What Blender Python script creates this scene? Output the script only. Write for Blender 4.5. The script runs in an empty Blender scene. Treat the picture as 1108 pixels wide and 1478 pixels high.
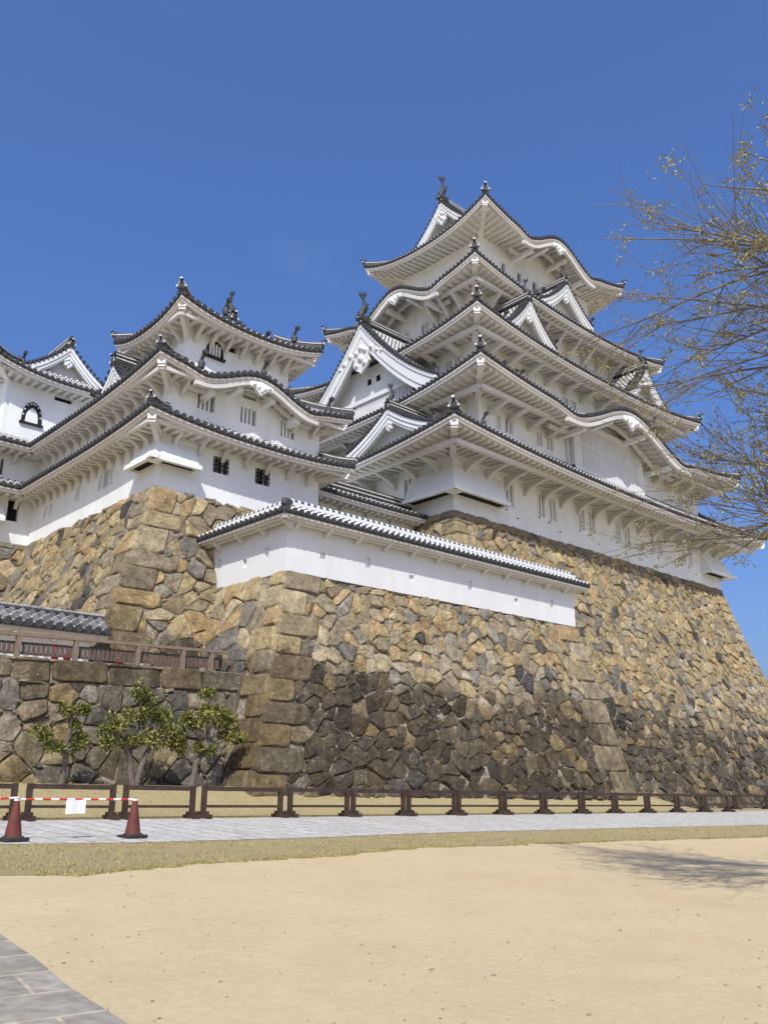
import bpy, math, random
from mathutils import Vector
R = math.radians
random.seed(7)
sc = bpy.context.scene
COL = sc.collection

# ------------------------------------------------------------------ camera, sky, sun
EYE = Vector((0, 0, 1.6))
PITCH, HEAD, FPX = R(17.08), R(46.69), 1240.0
cam_d = bpy.data.cameras.new("camera"); cam = bpy.data.objects.new("camera", cam_d); COL.objects.link(cam)
cam_d.sensor_fit = 'VERTICAL'; cam_d.sensor_height = 24.0; cam_d.lens = 24.0 * FPX / 1478.0
cam_d.clip_start = 0.1; cam_d.clip_end = 3000
cam.location = EYE; cam.rotation_euler = (R(90) + PITCH, 0, HEAD - R(90))
sc.camera = cam
SUN_EL, SUN_AZ = 48.0, 225.0
w = bpy.data.worlds.new("World"); sc.world = w; w.use_nodes = True
nt = w.node_tree; nt.nodes.clear()
wo = nt.nodes.new('ShaderNodeOutputWorld'); bg = nt.nodes.new('ShaderNodeBackground')
sky = nt.nodes.new('ShaderNodeTexSky'); sky.sky_type = 'NISHITA'; sky.sun_disc = False
sky.sun_elevation = R(SUN_EL); sky.sun_rotation = R(SUN_AZ); sky.altitude = 50; sky.air_density = 1.0
sky.dust_density = 4.0; sky.ozone_density = 3.5
hs = nt.nodes.new('ShaderNodeHueSaturation'); hs.inputs['Saturation'].default_value = 1.32
gm = nt.nodes.new('ShaderNodeGamma'); gm.inputs['Gamma'].default_value = .75
geo = nt.nodes.new('ShaderNodeTexCoord')
mp = nt.nodes.new('ShaderNodeMapping'); mp.inputs['Scale'].default_value = (1.2, 1.2, 4.0)
nz = nt.nodes.new('ShaderNodeTexNoise'); nz.inputs['Scale'].default_value = 2.1; nz.inputs['Detail'].default_value = 7; nz.inputs['Roughness'].default_value = .62
cr = nt.nodes.new('ShaderNodeValToRGB'); cr.color_ramp.elements[0].position = .56; cr.color_ramp.elements[1].position = .86
mx = nt.nodes.new('ShaderNodeMix'); mx.data_type = 'RGBA'
mx.inputs['B'].default_value = (3.6, 3.9, 4.2, 1)
mu = nt.nodes.new('ShaderNodeMath'); mu.operation = 'MULTIPLY'; mu.inputs[1].default_value = .05
L = nt.links.new
L(sky.outputs[0], gm.inputs['Color']); L(gm.outputs[0], hs.inputs['Color'])
tn = nt.nodes.new('ShaderNodeMix'); tn.data_type = 'RGBA'; tn.blend_type = 'MULTIPLY'; tn.inputs['Factor'].default_value = 1; tn.inputs['B'].default_value = (.67, .745, 1.03, 1); L(hs.outputs[0], tn.inputs['A']); L(geo.outputs['Generated'], mp.inputs[0]); L(mp.outputs[0], nz.inputs[0]); L(nz.outputs['Fac'], cr.inputs[0])
L(cr.outputs[0], mu.inputs[0]); L(mu.outputs[0], mx.inputs['Factor']); L(tn.outputs['Result'], mx.inputs['A']); L(mx.outputs['Result'], bg.inputs[0]); L(bg.outputs[0], wo.inputs[0])
bg.inputs[1].default_value = 0.15
sd = bpy.data.lights.new("sun", 'SUN'); sd.energy = 2.75; sd.angle = R(.5); sd.color = (1, .96, .895)
so = bpy.data.objects.new("sun", sd); COL.objects.link(so)
sdir = Vector((math.cos(R(SUN_EL)) * math.sin(R(SUN_AZ)), math.cos(R(SUN_EL)) * math.cos(R(SUN_AZ)), math.sin(R(SUN_EL))))
so.rotation_euler = (-sdir).to_track_quat('-Z', 'Y').to_euler()
sc.view_settings.view_transform = 'Standard'; sc.view_settings.look = 'None'; sc.view_settings.gamma = 1; sc.view_settings.exposure = 0.72

# ------------------------------------------------------------------ surveying helpers: a picture point on a plane of the place
def ray(px, py):
    a = (px - 554.0) / FPX; b = (739.0 - py) / FPX
    f = math.cos(PITCH) - math.sin(PITCH) * b; u = math.sin(PITCH) + math.cos(PITCH) * b
    return Vector((a * math.sin(HEAD) + f * math.cos(HEAD), -a * math.cos(HEAD) + f * math.sin(HEAD), u))
def atX(px, py, X): r = ray(px, py); return EYE + r * (X / r.x)
def atY(px, py, Y): r = ray(px, py); return EYE + r * (Y / r.y)
def atD(px, py, d): return EYE + ray(px, py) * d
def lerp(a, b, t): return a + (b - a) * t
def sstep(t): t = max(0, min(1, t)); return t * t * (3 - 2 * t)

# ------------------------------------------------------------------ materials
def mat(name, base, rough=.8, noise=None, bump=0, bscale=20, col2=None, coords='Object', spec=.3):
    m = bpy.data.materials.new(name); m.use_nodes = True; n = m.node_tree; b = n.nodes['Principled BSDF']
    b.inputs['Roughness'].default_value = rough; b.inputs['Specular IOR Level'].default_value = spec
    b.inputs['Base Color'].default_value = (*base, 1)
    tc = n.nodes.new('ShaderNodeTexCoord')
    if noise:
        t = n.nodes.new('ShaderNodeTexNoise'); t.inputs['Scale'].default_value = noise; t.inputs['Detail'].default_value = 6; t.inputs['Roughness'].default_value = .65
        r = n.nodes.new('ShaderNodeValToRGB'); r.color_ramp.elements[0].position = .32; r.color_ramp.elements[1].position = .68
        r.color_ramp.elements[0].color = (*base, 1); r.color_ramp.elements[1].color = (*(col2 or [c * 1.3 for c in base]), 1)
        n.links.new(tc.outputs[coords], t.inputs[0]); n.links.new(t.outputs['Fac'], r.inputs[0]); n.links.new(r.outputs[0], b.inputs['Base Color'])
    if bump:
        t2 = n.nodes.new('ShaderNodeTexNoise'); t2.inputs['Scale'].default_value = bscale; t2.inputs['Detail'].default_value = 5
        bp = n.nodes.new('ShaderNodeBump'); bp.inputs['Strength'].default_value = bump; bp.inputs['Distance'].default_value = .03
        n.links.new(tc.outputs[coords], t2.inputs[0]); n.links.new(t2.outputs['Fac'], bp.inputs['Height']); n.links.new(bp.outputs[0], b.inputs['Normal'])
    return m
def nodes(m): return m.node_tree, m.node_tree.nodes['Principled BSDF']

def plaster_mat(name, c, c2, streak=.5):
    m = mat(name, c, .85); n, b = nodes(m)
    tc = n.nodes.new('ShaderNodeTexCoord')
    t = n.nodes.new('ShaderNodeTexNoise'); t.inputs['Scale'].default_value = .7; t.inputs['Detail'].default_value = 8; t.inputs['Roughness'].default_value = .6
    mpn = n.nodes.new('ShaderNodeMapping'); mpn.inputs['Scale'].default_value = (2.2, 2.2, .25)
    t2 = n.nodes.new('ShaderNodeTexNoise'); t2.inputs['Scale'].default_value = 1.6; t2.inputs['Detail'].default_value = 6
    r = n.nodes.new('ShaderNodeValToRGB'); r.color_ramp.elements[0].position = .38; r.color_ramp.elements[1].position = .62
    r2 = n.nodes.new('ShaderNodeValToRGB'); r2.color_ramp.elements[0].position = .50; r2.color_ramp.elements[1].position = .80
    for rr in (r, r2): rr.color_ramp.elements[0].color = (*c, 1); rr.color_ramp.elements[1].color = (*c2, 1)
    mxx = n.nodes.new('ShaderNodeMix'); mxx.data_type = 'RGBA'; mxx.inputs['Factor'].default_value = streak
    n.links.new(tc.outputs['Object'], t.inputs[0]); n.links.new(tc.outputs['Object'], mpn.inputs[0]); n.links.new(mpn.outputs[0], t2.inputs[0])
    n.links.new(t.outputs['Fac'], r.inputs[0]); n.links.new(t2.outputs['Fac'], r2.inputs[0])
    n.links.new(r.outputs[0], mxx.inputs['A']); n.links.new(r2.outputs[0], mxx.inputs['B']); n.links.new(mxx.outputs['Result'], b.inputs['Base Color'])
    return m
PL = plaster_mat('white_plaster', (.775, .80, .785), (.645, .665, .64))  # base colour lifted so the walls in eave shade come out brighter
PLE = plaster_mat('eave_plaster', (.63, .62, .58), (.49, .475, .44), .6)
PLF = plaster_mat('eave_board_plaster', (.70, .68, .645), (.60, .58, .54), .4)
PLC = plaster_mat('sun_dimmed_plaster', (.685, .70, .69), (.60, .612, .595))  # sunlit copy of the white plaster, colour lowered to hold back the sun
DARK = mat('dark_interior', (.012, .012, .013), .9)
SHUT = mat('grey_lattice_gap', (.055, .055, .053), .9)
IRON = mat('dark_bar', (.02, .018, .016), .6)
TILED = mat('dark_tile_end', (.028, .029, .030), .6, 9, 0, 20, (.075, .075, .075))
MORT = mat('mortar_white', (.62, .61, .58), .9, 6, 0, 20, (.42, .41, .39))

def tile_mat(name, grey, grey2, white, frac, period=.29):
    m = mat(name, grey, .7); n, b = nodes(m)
    uv = n.nodes.new('ShaderNodeUVMap'); sp = n.nodes.new('ShaderNodeSeparateXYZ'); n.links.new(uv.outputs[0], sp.inputs[0])
    tc = n.nodes.new('ShaderNodeTexCoord'); t = n.nodes.new('ShaderNodeTexNoise'); t.inputs['Scale'].default_value = 5; t.inputs['Detail'].default_value = 5
    n.links.new(tc.outputs['Object'], t.inputs[0])
    def math_(op, a, v=None, link=None):
        q = n.nodes.new('ShaderNodeMath'); q.operation = op; n.links.new(a, q.inputs[0])
        if link: n.links.new(link, q.inputs[1])
        elif v is not None: q.inputs[1].default_value = v
        return q.outputs[0]
    ph = math_('MULTIPLY', t.outputs['Fac'], .12)
    v = math_('ADD', math_('DIVIDE', sp.outputs[1], period), link=ph)
    fr = math_('FRACT', v); st = math_('LESS_THAN', fr, frac)
    cell = math_('FLOOR', v); 
    wn = n.nodes.new('ShaderNodeTexWhiteNoise'); wn.noise_dimensions = '2D'
    cb = n.nodes.new('ShaderNodeCombineXYZ'); n.links.new(math_('FLOOR', math_('MULTIPLY', sp.outputs[0], 3.7)), cb.inputs[0]); n.links.new(cell, cb.inputs[1]); n.links.new(cb.outputs[0], wn.inputs[0])
    g = n.nodes.new('ShaderNodeValToRGB'); g.color_ramp.elements[0].color = (*grey, 1); g.color_ramp.elements[1].color = (*grey2, 1)
    n.links.new(wn.outputs[0], g.inputs[0])
    wr = n.nodes.new('ShaderNodeValToRGB'); wr.color_ramp.elements[0].color = (*[c * .62 for c in white], 1); wr.color_ramp.elements[1].color = (*white, 1); wr.color_ramp.elements[0].position = .35; wr.color_ramp.elements[1].position = .6
    n.links.new(t.outputs['Fac'], wr.inputs[0])
    mm = n.nodes.new('ShaderNodeMix'); mm.data_type = 'RGBA'
    n.links.new(st, mm.inputs['Factor']); n.links.new(g.outputs[0], mm.inputs['A']); n.links.new(wr.outputs[0], mm.inputs['B']); n.links.new(mm.outputs['Result'], b.inputs['Base Color'])
    return m
ROLL = tile_mat('roof_tile_roll', (.075, .077, .08), (.17, .17, .165), (.60, .59, .56), .46)
PAN = tile_mat('roof_tile_pan', (.06, .061, .064), (.12, .12, .12), (.46, .45, .43), .3)
ROLLW = tile_mat('fresh_tile_roll', (.03, .03, .032), (.07, .07, .07), (.80, .80, .79), .55, .26)
ROLLG = tile_mat('old_tile_roll', (.07, .07, .07), (.17, .17, .16), (.33, .32, .30), .16, .3)
ROOFM = [PAN, ROLL, TILED, MORT]; PANW = tile_mat('fresh_tile_pan', (.03, .03, .032), (.07, .07, .07), (.80, .80, .79), .72, .26)
ROOFW = [PANW, ROLLW, TILED, PLC]; ROOFG = [PAN, ROLLG, TILED, ROLLG]

def stone_mat():
    m = mat('masonry', (.3, .25, .18), .9); n, b = nodes(m)
    at = n.nodes.new('ShaderNodeAttribute'); at.attribute_name = 'stone_col'
    tc = n.nodes.new('ShaderNodeTexCoord')
    t = n.nodes.new('ShaderNodeTexNoise'); t.inputs['Scale'].default_value = 3.2; t.inputs['Detail'].default_value = 10; t.inputs['Roughness'].default_value = .72
    r = n.nodes.new('ShaderNodeValToRGB'); r.color_ramp.elements[0].position = .3; r.color_ramp.elements[1].position = .7
    r.color_ramp.elements[0].color = (.38, .36, .34, 1); r.color_ramp.elements[1].color = (1.36, 1.34, 1.30, 1)
    mm = n.nodes.new('ShaderNodeMix'); mm.data_type = 'RGBA'; mm.blend_type = 'MULTIPLY'; mm.inputs['Factor'].default_value = 1
    n.links.new(tc.outputs['Object'], t.inputs[0]); n.links.new(t.outputs['Fac'], r.inputs[0]); t5 = n.nodes.new('ShaderNodeTexNoise'); t5.inputs['Scale'].default_value = 13; t5.inputs['Detail'].default_value = 8; t5.inputs['Roughness'].default_value = .75
    r5 = n.nodes.new('ShaderNodeValToRGB'); r5.color_ramp.elements[0].position = .33; r5.color_ramp.elements[1].position = .66; r5.color_ramp.elements[0].color = (.62, .60, .57, 1); r5.color_ramp.elements[1].color = (1.2, 1.19, 1.17, 1)
    m5 = n.nodes.new('ShaderNodeMix'); m5.data_type = 'RGBA'; m5.blend_type = 'MULTIPLY'; m5.inputs['Factor'].default_value = 1; n.links.new(tc.outputs['Object'], t5.inputs[0]); n.links.new(t5.outputs['Fac'], r5.inputs[0]); n.links.new(at.outputs['Color'], m5.inputs['A']); n.links.new(r5.outputs[0], m5.inputs['B'])
    n.links.new(m5.outputs['Result'], mm.inputs['A']); n.links.new(r.outputs[0], mm.inputs['B'])
    # pale lichen specks
    t3 = n.nodes.new('ShaderNodeTexNoise'); t3.inputs['Scale'].default_value = 11; t3.inputs['Detail'].default_value = 4
    r3 = n.nodes.new('ShaderNodeValToRGB'); r3.color_ramp.elements[0].position = .63; r3.color_ramp.elements[1].position = .72
    m3 = n.nodes.new('ShaderNodeMix'); m3.data_type = 'RGBA'; m3.inputs['B'].default_value = (.42, .40, .36, 1)
    q = n.nodes.new('ShaderNodeMath'); q.operation = 'MULTIPLY'; q2 = n.nodes.new('ShaderNodeMath'); q2.operation = 'MULTIPLY_ADD'; q2.inputs[1].default_value = .45; q2.inputs[2].default_value = .25; n.links.new(at.outputs['Alpha'], q2.inputs[0]); n.links.new(q2.outputs[0], q.inputs[1])
    n.links.new(tc.outputs['Object'], t3.inputs[0]); n.links.new(t3.outputs['Fac'], r3.inputs[0]); n.links.new(r3.outputs[0], q.inputs[0]); n.links.new(q.outputs[0], m3.inputs['Factor'])
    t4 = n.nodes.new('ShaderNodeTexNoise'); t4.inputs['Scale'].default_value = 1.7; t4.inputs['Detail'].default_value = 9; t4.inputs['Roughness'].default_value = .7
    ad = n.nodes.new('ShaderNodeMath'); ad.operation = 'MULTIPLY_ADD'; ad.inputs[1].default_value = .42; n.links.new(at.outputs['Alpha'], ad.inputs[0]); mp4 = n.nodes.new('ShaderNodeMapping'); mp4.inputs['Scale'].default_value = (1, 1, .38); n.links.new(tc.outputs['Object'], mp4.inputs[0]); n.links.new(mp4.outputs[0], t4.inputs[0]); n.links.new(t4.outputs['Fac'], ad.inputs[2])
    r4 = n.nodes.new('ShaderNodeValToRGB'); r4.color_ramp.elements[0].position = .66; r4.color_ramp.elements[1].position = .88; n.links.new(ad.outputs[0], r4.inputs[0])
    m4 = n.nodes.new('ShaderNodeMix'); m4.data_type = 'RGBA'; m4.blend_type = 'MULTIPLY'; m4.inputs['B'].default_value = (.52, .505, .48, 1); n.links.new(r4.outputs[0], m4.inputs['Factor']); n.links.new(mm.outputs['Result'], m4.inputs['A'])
    n.links.new(m4.outputs['Result'], m3.inputs['A']); n.links.new(m3.outputs['Result'], b.inputs['Base Color'])
    t2 = n.nodes.new('ShaderNodeTexNoise'); t2.inputs['Scale'].default_value = 6; t2.inputs['Detail'].default_value = 12; t2.inputs['Roughness'].default_value = .8
    bp = n.nodes.new('ShaderNodeBump'); bp.inputs['Strength'].default_value = 1.0; bp.inputs['Distance'].default_value = .13
    n.links.new(tc.outputs['Object'], t2.inputs[0]); n.links.new(t2.outputs['Fac'], bp.inputs['Height']); n.links.new(bp.outputs[0], b.inputs['Normal'])
    b.inputs['Specular IOR Level'].default_value = .15
    return m
STONE = stone_mat()
RUBBLE = mat('joint_rubble', (.07, .055, .04), .95, 9, 1.0, 22, (.42, .36, .28))
WOODB = mat('brown_painted_timber', (.036, .023, .017), .6, 6, .3, 40, (.075, .050, .037))
WOODW = mat('weathered_timber', (.16, .122, .09), .8, 9, .3, 40, (.26, .20, .15))
SLATW = mat('dark_slats', (.085, .062, .047), .8, 8, .3, 40, (.16, .12, .095))
CONE = mat('faded_red_cone', (.095, .022, .016), .7, 5, .1, 30, (.14, .042, .030))
CONER = mat('bright_red_plastic', (.62, .03, .03), .5)
RUBBER = mat('black_rubber', (.02, .018, .017), .7, 8, 0, 20, (.045, .042, .04))
WHITEP = mat('white_plastic', (.8, .8, .8), .5)
REDP = mat('red_plastic', (.58, .045, .02), .5)
PAPER = mat('white_paper', (.82, .82, .84), .7)
LEAF = mat('olive_leaf', (.10, .12, .022), .6, 1.5, 0, 20, (.23, .21, .045))
LEAFB = mat('young_yellow_leaf', (.26, .235, .07), .7, 2, 0, 20, (.36, .32, .13))
BARK = mat('grey_brown_bark', (.10, .08, .065), .9, 12, .6, 30, (.17, .145, .12))
TWIG = mat('twig_bark', (.12, .10, .08), .85, 6, 0, 20, (.22, .195, .16))

# ------------------------------------------------------------------ mesh builder and scene tree
ORG = {}
class MB:
    def __init__(s): s.v = []; s.f = []; s.m = []; s.sm = []; s.uv = []; s.has = False; s.c = []
    def add(s, vs, fs, m=0, sm=False, uv=None, col=None):
        o = len(s.v); s.v.extend([tuple(p) for p in vs])
        if col is not None: s.c.extend(col if isinstance(col, list) else [(*col, 0)] * len(vs))
        for f in fs:
            s.f.append([o + i for i in f]); s.m.append(m); s.sm.append(sm)
            if uv: s.has = True; s.uv.extend([uv[i] for i in f])
            else: s.uv.extend([(0, 0)] * len(f))
    def box(s, c, d, m=0, ax=None):
        c = Vector(c); X, Y, Z = ax or (Vector((1, 0, 0)), Vector((0, 1, 0)), Vector((0, 0, 1)))
        hx, hy, hz = d[0] / 2, d[1] / 2, d[2] / 2
        vs = [c + X * (hx * i) + Y * (hy * j) + Z * (hz * k) for k in (-1, 1) for j in (-1, 1) for i in (-1, 1)]
        s.add(vs, [(0, 2, 3, 1), (4, 5, 7, 6), (0, 1, 5, 4), (2, 6, 7, 3), (0, 4, 6, 2), (1, 3, 7, 5)], m)
    def beam(s, a, b, wd, ht, m=0, up=(0, 0, 1)):
        a, b = Vector(a), Vector(b); d = b - a
        if d.length < 1e-5: return
        X = d.normalized(); Y = Vector(up).cross(X)
        if Y.length < 1e-4: Y = Vector((1, 0, 0)).cross(X)
        Y.normalize(); Z = X.cross(Y)
        s.box((a + b) / 2, (d.length, wd, ht), m, (X, Y, Z))
    def prism(s, poly, n, th, m=0):
        n = Vector(n).normalized() * (th / 2); k = len(poly)
        vs = [Vector(p) - n for p in poly] + [Vector(p) + n for p in poly]
        fs = [tuple(range(k))[::-1], tuple(range(k, 2 * k))] + [(i, (i + 1) % k, k + (i + 1) % k, k + i) for i in range(k)]
        s.add(vs, fs, m)
    def tube(s, pts, rad, seg=6, m=0, cap=True, sm=True):
        pts = [Vector(p) for p in pts]; n = len(pts); ref = None; vs = []
        for i, p in enumerate(pts):
            d = (pts[min(i + 1, n - 1)] - pts[max(i - 1, 0)])
            if d.length < 1e-6: d = Vector((0, 0, 1))
            d.normalize()
            if ref is None: ref = d.orthogonal().normalized()
            a = (ref - d * ref.dot(d))
            a = a.normalized() if a.length > 1e-4 else d.orthogonal().normalized()
            ref = a; b = d.cross(a); r = rad[i] if isinstance(rad, (list, tuple)) else rad
            for k in range(seg): t = 2 * math.pi * k / seg; vs.append(p + (a * math.cos(t) + b * math.sin(t)) * r)
        fs = [(i * seg + k, i * seg + (k + 1) % seg, (i + 1) * seg + (k + 1) % seg, (i + 1) * seg + k) for i in range(n - 1) for k in range(seg)]
        s.add(vs, fs, m, sm)
        if cap and seg > 2:
            s.add(vs[:seg], [tuple(range(seg))[::-1]], m); s.add(vs[-seg:], [tuple(range(seg))], m)
    def lathe(s, c, prof, seg=12, m=0, sm=True, axis=(0, 0, 1)):
        ax = Vector(axis).normalized(); a = ax.orthogonal().normalized(); b = ax.cross(a); c = Vector(c); vs = []
        for r, h in prof:
            for k in range(seg): t = 2 * math.pi * k / seg; vs.append(c + ax * h + (a * math.cos(t) + b * math.sin(t)) * r)
        fs = [(i * seg + k, i * seg + (k + 1) % seg, (i + 1) * seg + (k + 1) % seg, (i + 1) * seg + k) for i in range(len(prof) - 1) for k in range(seg)]
        s.add(vs, fs, m, sm); s.add(vs[-seg:], [tuple(range(seg))], m); s.add(vs[:seg], [tuple(range(seg))[::-1]], m)
    def build(s, name, mats, parent=None, loc=None):
        me = bpy.data.meshes.new(name)
        org = ORG.get(parent.name, Vector((0, 0, 0))) if parent else Vector(loc or (0, 0, 0))
        me.from_pydata([(x - org.x, y - org.y, z - org.z) for x, y, z in s.v], [], s.f)
        for q in (mats if isinstance(mats, (list, tuple)) else [mats]): me.materials.append(q)
        me.polygons.foreach_set('material_index', s.m); me.polygons.foreach_set('use_smooth', s.sm)
        if s.has:
            ul = me.uv_layers.new(name='UVMap'); ul.data.foreach_set('uv', [c for p in s.uv for c in p])
        if s.c:
            at = me.attributes.new('stone_col', 'FLOAT_COLOR', 'POINT'); at.data.foreach_set('color', [x for c in s.c for x in c])
        me.update()
        o = bpy.data.objects.new(name, me); COL.objects.link(o)
        if parent: o.parent = parent
        else: o.location = org
        ORG[o.name] = org
        return o
def tag(o, label=None, cat=None, group=None, kind=None):
    for k, v in (('label', label), ('category', cat), ('group', group), ('kind', kind)):
        if v: o[k] = v
    return o
def thing(name, loc, label, cat, group=None):
    o = bpy.data.objects.new(name, None); COL.objects.link(o); o.location = loc; o.empty_display_size = .3
    ORG[o.name] = Vector(loc); return tag(o, label, cat, group)
def put(mesh_src, name, parent, loc, rz=0):
    """copy of a part built around its own origin, placed at a world position under its thing"""
    o = bpy.data.objects.new(name, mesh_src); COL.objects.link(o); o.parent = parent
    o.location = Vector(loc) - ORG[parent.name]; o.rotation_euler = (0, 0, rz); ORG[o.name] = ORG[parent.name]
    return o
def mesh_of(mb, name, mats):
    o = mb.build(name, mats); me = o.data; bpy.data.objects.remove(o); return me
SIDES = {'S': (Vector((1, 0, 0)), Vector((0, 1, 0)), 0.0), 'W': (Vector((0, -1, 0)), Vector((1, 0, 0)), R(-90)),
         'N': (Vector((-1, 0, 0)), Vector((0, -1, 0)), R(180)), 'E': (Vector((0, 1, 0)), Vector((-1, 0, 0)), R(90))}
def side_frame(sd, rect):
    x0, x1, y0, y1 = rect; e, n, rz = SIDES[sd]
    o = {'S': Vector((x0, y0, 0)), 'W': Vector((x0, y1, 0)), 'N': Vector((x1, y1, 0)), 'E': Vector((x1, y0, 0))}[sd]
    return o, e, n, (x1 - x0 if sd in 'SN' else y1 - y0)

# ------------------------------------------------------------------ roofs
PITCHT = .27
def slope(mb, o, e, n, s0, s1, dmaxf, zf, pitch=PITCHT, rr=.082, steps=6, cap=True, edge=.14, capm=2):
    """tiled slope: pans, round tile rolls, dark eave ends"""
    cnt = max(1, round((s1 - s0) / pitch)); p = (s1 - s0) / cnt
    def P(s, d, dz=0): q = o + e * s + n * d; return Vector((q.x, q.y, zf(s, d) + dz))
    grid = []
    for i in range(cnt + 1):
        s = s0 + p * i; dm = max(0.0, dmaxf(s)); grid.append([(P(s, dm * k / steps), (s, dm * 1.15 * k / steps)) for k in range(steps + 1)])
    for i in range(cnt):
        for k in range(steps):
            q = [grid[i][k], grid[i + 1][k], grid[i + 1][k + 1], grid[i][k + 1]]
            mb.add([a for a, _ in q], [(0, 1, 2, 3)], 0, False, [b for _, b in q])
        if edge:
            a, b = grid[i][0][0], grid[i + 1][0][0]; dz = Vector((0, 0, edge))
            mb.add([a, b, b - dz, a - dz], [(3, 2, 1, 0)], 2)
    for i in range(cnt):
        s = s0 + p * (i + .5); dm = dmaxf(s)
        if dm < .05: continue
        vs = []; uv = []; K = 5
        for k in range(steps + 1):
            d = dm * k / steps - (.05 if k == 0 else 0)
            for j in range(K):
                t = math.pi * j / (K - 1); ds = -math.cos(t) * rr * 1.1
                q = o + e * (s + ds) + n * d; vs.append((q.x, q.y, zf(s, max(d, 0)) + math.sin(t) * rr * 1.25 + (-.02 if 0 < j < K - 1 else -.03))); uv.append((s, max(d, 0) * 1.15))
        fs = [(k * K + j, k * K + j + 1, (k + 1) * K + j + 1, (k + 1) * K + j) for k in range(steps) for j in range(K - 1)]
        mb.add(vs, fs, 1, True, uv)
        if cap:
            q = P(s, -.055); ring = [q + e * (math.cos(t) * rr * 1.2) + Vector((0, 0, math.sin(t) * rr * 1.25 + .01)) for t in [2 * math.pi * j / 8 for j in range(8)]]
            ring2 = [a + n * .12 for a in ring]
            mb.add(ring, [tuple(range(8))], capm); mb.add(ring + ring2, [(j, (j + 1) % 8, 8 + (j + 1) % 8, 8 + j) for j in range(8)], 2, True)

def prof(q): return q * (.78 + .22 * q)
def ornament_mesh(sc_=1.0, dark=True):
    """ridge end tile: shield plate with curled shoulders, round drum head with pale disc; faces -Y"""
    m = MB(); k = sc_
    pts = [(-.34, 0), (-.40, .10), (-.30, .17), (-.26, .34), (-.15, .50), (.15, .50), (.26, .34), (.30, .17), (.40, .10), (.34, 0)]
    m.prism([(x * k, 0, z * k) for x, z in pts], (0, 1, 0), .16 * k, 0)
    for sx in (-1, 1): m.lathe((sx * .33 * k, -.1 * k, .12 * k), [(.10 * k, 0), (.10 * k, .05 * k), (.05 * k, .07 * k)], 8, 1, True, (0, -1, 0)); m.tube([(sx * .31 * k, -.08 * k, .2 * k), (sx * .24 * k, -.1 * k, .36 * k), (sx * .13 * k, -.1 * k, .5 * k)], .028 * k, 5, 1)
    m.lathe((0, .18 * k, .50 * k), [(.10 * k, 0), (.10 * k, .4 * k), (.13 * k, .42 * k), (.13 * k, .5 * k)], 10, 0, True, (0, -1, .42))
    m.lathe((0, -.27 * k, .70 * k), [(.12 * k, 0), (.12 * k, .02 * k), (.09 * k, .035 * k)], 10, 1, True, (0, -1, .42))
    m.box((0, -.05 * k, .2 * k), (.22 * k, .14 * k, .2 * k), 0)
    return mesh_of(m, 'ridge_ornament', [TILED, MORT])
def fish_mesh(k=1.0):
    """roof fish: head down, body curling up to a forked tail, fins"""
    m = MB()
    body = [(0, -.30, .02), (0, -.24, .28), (0, -.08, .52), (0, .04, .80), (0, .0, 1.08), (0, -.12, 1.30)]
    m.tube([tuple(c * k for c in p) for p in body], [.20 * k, .22 * k, .19 * k, .14 * k, .09 * k, .05 * k], 8)
    m.prism([(x * k, y * k, z * k) for x, y, z in ((0, -.10, 1.2), (0, -.42, 1.42), (0, -.36, 1.62), (0, -.16, 1.48), (0, -.02, 1.75), (0, .16, 1.62), (0, .0, 1.3))], (1, 0, 0), .06 * k)
    for z, y in ((.35, .0), (.62, .14), (.9, .16)): m.prism([(0, y * k, z * k), (0, (y + .26) * k, (z + .22) * k), (0, (y + .02) * k, (z + .2) * k)], (1, 0, 0), .05 * k)
    for sx in (-1, 1): m.prism([(sx * .16 * k, -.2 * k, .35 * k), (sx * .42 * k, -.12 * k, .62 * k), (sx * .15 * k, -.06 * k, .55 * k)], (0, 1, 0), .05 * k)
    m.box((0, -.1 * k, -.05 * k), (.5 * k, .7 * k, .25 * k))
    return mesh_of(m, 'roof_fish', [TILED])
ORN = ornament_mesh(.64); ORNS = ornament_mesh(.48); ORNK = ornament_mesh(.36); FISH = fish_mesh(1.0); FISHS = fish_mesh(.62)
def small_orn():
    m = MB(); m.lathe((0, 0, 0), [(.11, 0), (.13, .2), (.07, .3)], 8); m.tube([(0, .05, .28), (0, -.12, .48), (0, -.14, .6)], [.07, .06, .09], 6); m.lathe((0, -.16, .52), [(.09, 0), (.09, .12)], 8, 0, True, (0, -1, .2))
    return mesh_of(m, 'ridge_ornament', [TILED])
ORNT = small_orn()

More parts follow.
